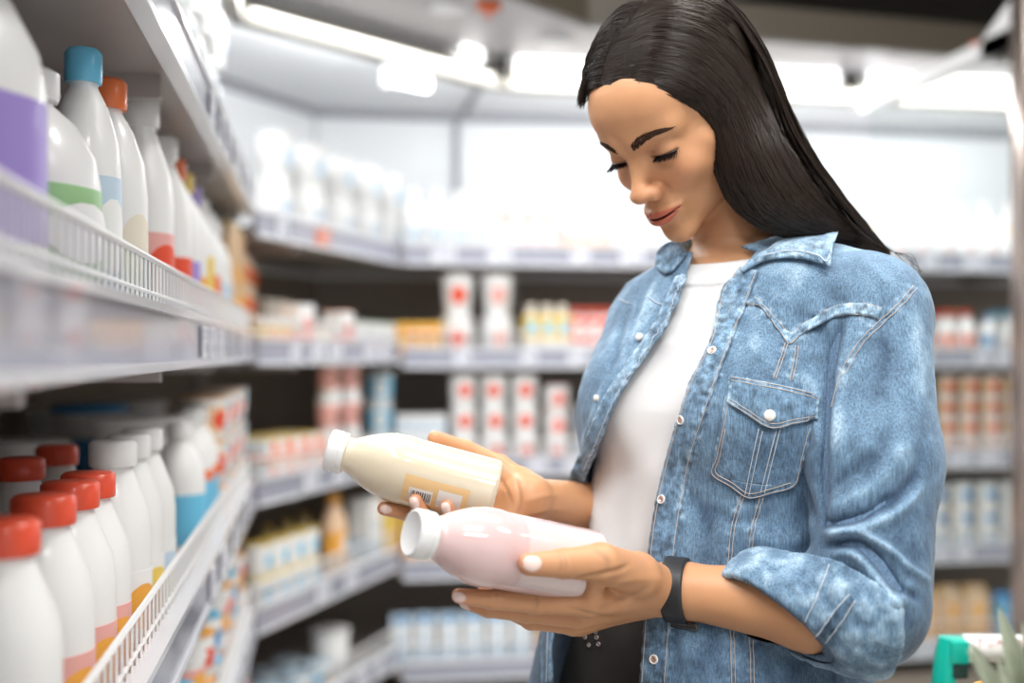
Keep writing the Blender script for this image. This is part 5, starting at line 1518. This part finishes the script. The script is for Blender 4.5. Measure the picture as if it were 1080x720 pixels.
# third shelf, left
RB = A(.212, .040, RED, PNK, n=32, lab2=ORG, z0=.1, z1=.4, neck=.52)
for k, (px, off) in enumerate(((2, .055), (46, .060), (74, .060), (93, .060), (-40, .16), (22, .165), (60, .165))):
    single(px, 2, off, P_bottle, 'drink_bottle', RB, 'white bottle with wide red cap in the near left cluster', 'bottle', group='red-capped bottles, left third shelf')
for k, (px, nm) in enumerate(((119, 'nearer'), (135, 'middle'), (150, 'farther'))):
    single(px, 2, .055, P_bottle, 'drink_bottle', A(.235, .040, WHT, WHT, n=32, lab2=(ORG, YEL, LBL)[k], z0=.1, z1=.42, neck=.5), f'plain white bottle with white cap, {nm} of the three beyond the red caps', 'bottle', group='white-capped bottles, left third shelf')
single(146, 2, .13, P_bucket, 'yogurt_bucket', A(.225, .072, LBL), 'big white bucket with a flat lid on left third shelf', 'bucket')
single(138, 2, .27, P_bucket, 'yogurt_bucket', A(.22, .075, WHT), 'plain white bucket behind the white-capped bottles', 'bucket')
single(95, 2, .30, P_bucket, 'yogurt_bucket', A(.225, .07, BLU, lid=BLU), 'white bucket with a dark blue band and lid, deep on the third shelf', 'bucket')
single(60, 2, .45, P_bucket, 'yogurt_bucket', A(.20, .07, WHT), 'grey-white tub at the very back of left third shelf', 'bucket')
single(30, 2, .30, P_bucket, 'yogurt_bucket', A(.19, .06, CRM), 'small tub behind the red caps', 'bucket')
single(189, 2, .055, P_bottle, 'drink_bottle', A(.22, .040, WHT, SKY, n=24, z0=.15, z1=.5), 'white bottle with sky-blue label on the left third shelf', 'bottle')
for k, px in enumerate((200, 207)):
    single(px, 2, .06, P_bottle, 'drink_bottle', A(.23, .040, WHT, ORR, n=20, lab2=SKY), 'white bottle with red label beyond the sky-blue one', 'bottle', group='red-labelled bottles, left third shelf')
for k, px in enumerate((214, 220, 226, 231, 236, 241)):
    for lv in range(3):
        single(px, 2, .055, P_cup, 'yogurt_cup', A(.082, .043, (ORG, LBL)[k % 2], (PEA, SKY)[k % 2], emb=(RED, WHT)[k % 2]), ('orange and peach cup' if k % 2 == 0 else 'blue and white cup') + ' stacked toward the far end of left third shelf', 'yogurt cup', dz=lv * .082, group=('orange' if k % 2 == 0 else 'blue') + ' cups, left third shelf')
# fourth and lowest shelf, left
for i, pxs in ((3, (150, 172, 188, 200, 209, 217, 224, 230, 235, 240)), (4, (215, 222, 229, 235, 240, 244))):
    for k, px in enumerate(pxs):
        for lv in range(2):
            ci = (k + i) % 3
            single(px, i, .055, P_cup, 'yogurt_cup', A(.08, .042, (ORG, SKY, WHT)[ci], (WHT, WHT, PNK)[ci], emb=(RED, BLU, ORG)[ci]),
                   ('orange-lidded', 'blue-lidded', 'white-lidded')[ci] + ' cup stacked on the left %s shelf' % ORD[i], 'yogurt cup', dz=lv * .08, group=('orange-lidded', 'blue-lidded', 'white-lidded')[ci] + ' cups, left %s shelf' % ORD[i])
# top shelf, left: puffy white pouches piled up
for k, v in enumerate(np.linspace(1.55, 2.62, 9)):
    for lv in range(3):
        goods(P_pouch, 'milk_pouch', A(.15, .15, .07, WHT, LBL), (-0.258 - .012 * (lv % 2), v + .02 * (lv % 2), topz('left', 0) + lv * .138), math.radians(90) + random.uniform(-.3, .3),
              'puffy white pouch piled on the left top shelf', 'pouch', 'white pouches on the left top shelf')

# =================================================================== trolley corner with pineapple
M_green = mat('green_plastic', (0.0, 0.42, 0.32), rough=0.3, coat=.3)
M_dgreen = mat('dark_socket', (0.012, 0.035, 0.03), rough=0.5)
M_bar = mat('white_handle_sleeve', (0.72, 0.70, 0.68), rough=0.35)
M_chrome = mat('chromed_wire', (0.7, 0.7, 0.72), rough=0.2, metal=1.0)
def cam3(px, py, d): p = PX(px, py, d * 1000) / 1000; return shop(p[0], p[1], p[2] + CAMZ)
tb = cam3(998, 700, .90); TRB = Vector((tb.x, tb.y, 0))
tro = empty('shopping_trolley', TRB, YAW)
def tl(px, py, d): p = PX(px, py, d * 1000) / 1000; q = shop(p[0], p[1], p[2] + CAMZ) - TRB; q.rotate(Matrix.Rotation(-YAW, 3, 'Z')); return q
m = MB(); a, b = tl(1000, 672, .90), tl(983, 860, .90)
m.tube(catmull([a, a + (b - a) * .3, a + (b - a) * .7, b], 12), [.007, .0088] + [.0094] * 10, 14); m.build('handle_arm', M_green, tro, smooth=True)
m = MB(); a = tl(998, 678, .90); m.box(a.x, a.x + .0145, a.y - .011, a.y + .011, a.z - .014, a.z + .004, bev=.002); m.build('handle_joint', M_green, tro, smooth=True)
m = MB(); m.box(a.x + .001, a.x + .0142, a.y - .0095, a.y + .0095, a.z - .026, a.z - .0142, bev=.002); m.build('joint_socket', M_dgreen, tro, smooth=True)
m = MB(); c = tl(1015, 683, .90); m.tube([c, c + Vector((.50, .0, -.004))], .0105, 20); hb = m.build('handle_bar', M_bar, tro, smooth=True)
m = MB(); rr = .01075
def glyph(x, w, segs):
    for (u0, v0, u1, v1) in segs:
        n = 5; pts = []
        for t in np.linspace(0, 1, n):
            u = u0 + (u1 - u0) * t; v = v0 + (v1 - v0) * t; an = math.radians(20 + v * 38)
            pts.append(c + Vector((x + u * w, -rr * math.cos(an), rr * math.sin(an))))
        m.tube(pts, .0004, 4)
O = [(0, .2, 0, .8), (0, .8, .5, 1), (.5, 1, 1, .8), (1, .8, 1, .2), (1, .2, .5, 0), (.5, 0, 0, .2)]
glyph(.010, .004, [(0, 0, 0, 1), (0, 1, 1, .8), (1, .8, 0, .5)]); glyph(.0165, .004, O); glyph(.023, .005, [(0, 0, .5, 1), (.5, 1, 1, 0), (.25, .4, .75, .4)]); glyph(.031, .004, O); glyph(.038, .004, O)
m.build('lettering', cm((.35, .08, .10)), hb)
# wire basket and legs, mostly under the frame
m = MB(); PZ = cam3(1128, 760, .86).z - .26; x0, x1, y0, y1, z0, z1 = .012, .55, -.24, .065, PZ - .007, .86
for k in range(13):
    z = z0 + (z1 - z0) * k / 12; rw = .004 if k in (0, 12) else .002
    m.tube([(x0, y0, z), (x1, y0, z), (x1, y1, z), (x0, y1, z), (x0, y0, z)], rw, 5)
for k in range(22):
    x = x0 + (x1 - x0) * k / 21; m.tube([(x, y0, z1), (x, y0, z0), (x, y1, z0), (x, y1, z1)], .0018, 4)
for k in range(1, 18):
    y = y0 + (y1 - y0) * k / 18; m.tube([(x0, y, z1), (x0, y, z0), (x1, y, z0), (x1, y, z1)], .0018, 4)
m.build('wire_basket', M_chrome, tro)
for x, y in ((.06, -.19), (.06, .03), (.52, -.19), (.52, .03)):
    m = MB(); m.tube([(x, y, z0), (x, y, .12)], .01, 10); m.build('leg', M_chrome, tro, smooth=True)
    m = MB(); m.lathe([(0, -.012), (.05, -.012), (.055, 0), (.05, .012), (0, .012)], 24); m.v = [(x + vx, y + vz, .056 + vy) for vx, vy, vz in m.v]; m.build('wheel', M_blkc, tro, smooth=True)
tag(tro, 'shopping trolley with green handle joint and pale lettered bar at lower right', 'trolley')
# pineapple with its crown reaching into the picture
M_leaf = mat('grey_green_leaf', (0.36, 0.40, 0.30), rough=0.5, noise=(90, .2)); M_rind = mat('pineapple_rind', (0.50, 0.28, 0.06), rough=.6, noise=(60, .3))
PB_ = cam3(1128, 760, .86); pin = empty('pineapple', (PB_.x, PB_.y, PB_.z - .26), YAW)
m = MB(); pr = [(0, 0), (.035, .003), (.052, .03), (.060, .08), (.060, .13), (.052, .17), (.035, .197), (.018, .205), (0, .207)]
nn = 40; P2 = catmull([(a, b, 0) for a, b in pr], 40); vs = []
for j, q in enumerate(P2):
    for k in range(nn):
        t = 2 * math.pi * k / nn; rr_ = max(q[0], 0) * (1 + .05 * math.cos(8 * t + j * .6) * math.cos(j * .75)); vs.append((rr_ * math.cos(t), rr_ * math.sin(t), q[1]))
m.add(vs, [(j * nn + k, j * nn + (k + 1) % nn, (j + 1) * nn + (k + 1) % nn, (j + 1) * nn + k) for j in range(39) for k in range(nn)]); m.build('fruit', M_rind, pin, smooth=True)
def leaf(tip, w=.010, base=None, curl=.01):
    """tapering channelled leaf from the crown to a tip (trolley-side camera frame)"""
    b = Vector((0, 0, .20)) if base is None else base
    T = cam3(*tip) - Vector(pin.location); T.rotate(Matrix.Rotation(-YAW, 3, 'Z'))
    mid = (b + T) / 2 + Vector((0, 0, .0)) + (Vector((-.3, -.2, .1)).normalized() * curl)
    P3 = catmull([b, b + (mid - b) * .5, mid, mid + (T - mid) * .55, T], 16); vs = []; fs = []
    ax = (T - b).normalized(); s = ax.cross(Vector((0, 1, 0))).normalized(); u = s.cross(ax)
    for i, p in enumerate(P3):
        t = i / 15; ww = w * (1 - t) ** .7 * (1 + .35 * math.sin(math.pi * min(1, t * 1.6)))
        for a, dz in ((-1, .35), (-.5, .05), (0, -.12), (.5, .05), (1, .35)): vs.append(Vector(p) + s * a * ww + u * dz * ww * -1)
        for a, dz in ((1, .25), (.5, -.12), (0, -.32), (-.5, -.12), (-1, .25)): vs.append(Vector(p) + s * a * ww + u * dz * ww * -1)
    for i in range(15):
        for k in range(10): fs.append((i * 10 + k, i * 10 + (k + 1) % 10, (i + 1) * 10 + (k + 1) % 10, (i + 1) * 10 + k))
    mm = MB(); mm.add(vs, fs); mm.build('leaf', M_leaf, pin, smooth=True)
for tip, w in (((1053, 639, .855), .0125), ((1022, 675, .85), .011), ((1019, 683, .85), .007), ((1078, 655, .84), .010), ((1062, 668, .86), .009), ((1110, 640, .84), .011), ((1140, 670, .84), .011), ((1120, 650, .83), .010), ((1090, 645, .83), .010), ((1050, 690, .83), .009)):
    leaf(tip, w * 1.5)
tag(pin, 'pineapple with grey-green pointed crown leaves in the trolley at lower right', 'pineapple')
m = MB(); m.lathe([(0, 0), (.026, 0), (.031, .01), (.035, .05), (.030, .062), (0, .064)], 24)
o = m.build('orange', mat('orange_peel', (.85, .38, .04), rough=.45, bump=(300, .3, .001)), smooth=True); p_ = cam3(1062, 735, 1.02); o.location = (p_.x, p_.y, p_.z - .055)
tag(o, 'orange fruit peeping up beside the pineapple leaves', 'fruit')

# =================================================================== room
M_floor = mat('pale_floor_tile', (0.55, 0.53, 0.50), rough=0.3, noise=(3, .06))
M_wall = mat('shop_wall_paint', (0.60, 0.58, 0.56), rough=0.8)
M_ceil = mat('dark_ceiling', (0.018, 0.014, 0.010), rough=0.8)
def struct(name, x0, x1, y0, y1, z0, z1, mt):
    m = MB(); m.box(x0, x1, y0, y1, z0, z1); o = m.build(name, mt); o['kind'] = 'structure'; return o
struct('floor', -1.3, 6.0, -4.5, 4.6, -.1, 0, M_floor)
struct('ceiling', -1.3, 6.0, -4.5, 4.6, 3.30, 3.4, M_ceil)
struct('wall_left', -1.3, -1.2, -4.5, 4.6, 0, 3.3, M_wall)
struct('wall_back', -1.2, 6.0, 4.5, 4.6, 0, 3.3, M_ceil)
struct('wall_right', 5.9, 6.0, -4.5, 4.5, 0, 3.3, M_wall)

# added fill panels overhead, out of view, to light shopper and shelves
M_fill = mat('fill_panel_face', (1, 1, 1), emit=(1, .985, .96), estr=1.0)
FILL = [(0.25, -0.2, 1.2, 60), (0.9, -1.6, 1.2, 40), (2.3, 0.3, 1.2, 14), (1.05, 1.5, 0.9, 36)]
for i, (x, y, w, en) in enumerate(FILL):
    r = empty('fill_panel', (x, y, 3.1)); m = MB(); m.box(-w / 2 - .03, w / 2 + .03, -.33, .33, .012, .08); m.build('housing', M_white, r)
    m = MB(); m.box(-w / 2, w / 2, -.3, .3, 0.004, .012); m.build('panel', M_fill, r)
    m = MB()
    for sx in (-1, 1): m.tube([(sx * w * .35, 0, .08), (sx * w * .35, 0, .2)], .004, 6)
    m.build('hanger', M_chrome, r)
    tag(r, ('added fill panel above the left aisle edge', 'added fill panel behind the viewer', 'added fill panel over the aisle at right', 'added fill panel above the shopper')[i], 'ceiling light', 'added fill lights')
    ld = bpy.data.lights.new('fill_light', 'AREA'); ld.shape = 'RECTANGLE'; ld.size = w; ld.size_y = .6; ld.energy = en; ld.color = (1, .98, .95)
    lo = link(bpy.data.objects.new('fill_light', ld)); lo.parent = r; lo.location = (0, 0, -.002)

# light of the strip lamps on the shelves, then added fill for the lining
def strip_light(a, b, en, z=ZC - .052, tilt=0.0):
    a, b = Vector((*a, z)), Vector((*b, z)); g = (b - a); ln = g.length
    ld = bpy.data.lights.new('strip_light', 'AREA'); ld.shape = 'RECTANGLE'; ld.size = ln; ld.size_y = .03; ld.energy = en; ld.color = (.97, .99, 1)
    lo = link(bpy.data.objects.new('strip_light', ld)); lo.location = (a + b) / 2
    lo.rotation_euler = (tilt, 0, math.atan2(g.y, g.x)); return lo
strip_light((0.56, 3.342), (2.70, 3.342), 10, tilt=math.radians(-5))
strip_light((-0.165, 2.79), (0.50, 3.345), 4, tilt=math.radians(-5))
strip_light((-0.165, 0.1), (-0.165, 2.72), 16, tilt=math.radians(-5))
strip_light((0.56, 3.43), (2.70, 3.43), 6.5, z=ZC - .09, tilt=math.radians(85))  # added fill behind the housings, turned inward to brighten the lining
strip_light((-0.19, 2.87), (0.45, 3.41), 2.6, z=ZC - .09, tilt=math.radians(85))
strip_light((-0.25, 0.3), (-0.25, 2.72), 5, z=ZC - .09, tilt=math.radians(85))

# =================================================================== camera, world, view
cd = bpy.data.cameras.new('camera'); cam = bpy.data.objects.new('camera', cd); link(cam)
cam.location = (0, 0, CAMZ); cam.rotation_euler = (math.pi / 2, 0, YAW)
cd.sensor_width = 36; cd.lens = 40; cd.shift_y = 12.0 / 1080; cd.clip_start = 0.05
cd.dof.use_dof = True; cd.dof.focus_distance = 1.095; cd.dof.aperture_fstop = 1.9; cd.dof.aperture_blades = 0
SC.camera = cam
w = bpy.data.worlds.new('frontal_fill'); SC.world = w; w.use_nodes = True  # soft ambient fill, added through the open side behind the viewer
w.node_tree.nodes['Background'].inputs[0].default_value = (0.95, 0.98, 1.0, 1); w.node_tree.nodes['Background'].inputs[1].default_value = 0.8
SC.view_settings.view_transform = 'Standard'; SC.view_settings.look = 'None'; SC.view_settings.gamma = 1.0; SC.view_settings.use_curve_mapping = False
SC.view_settings.exposure = 0.36
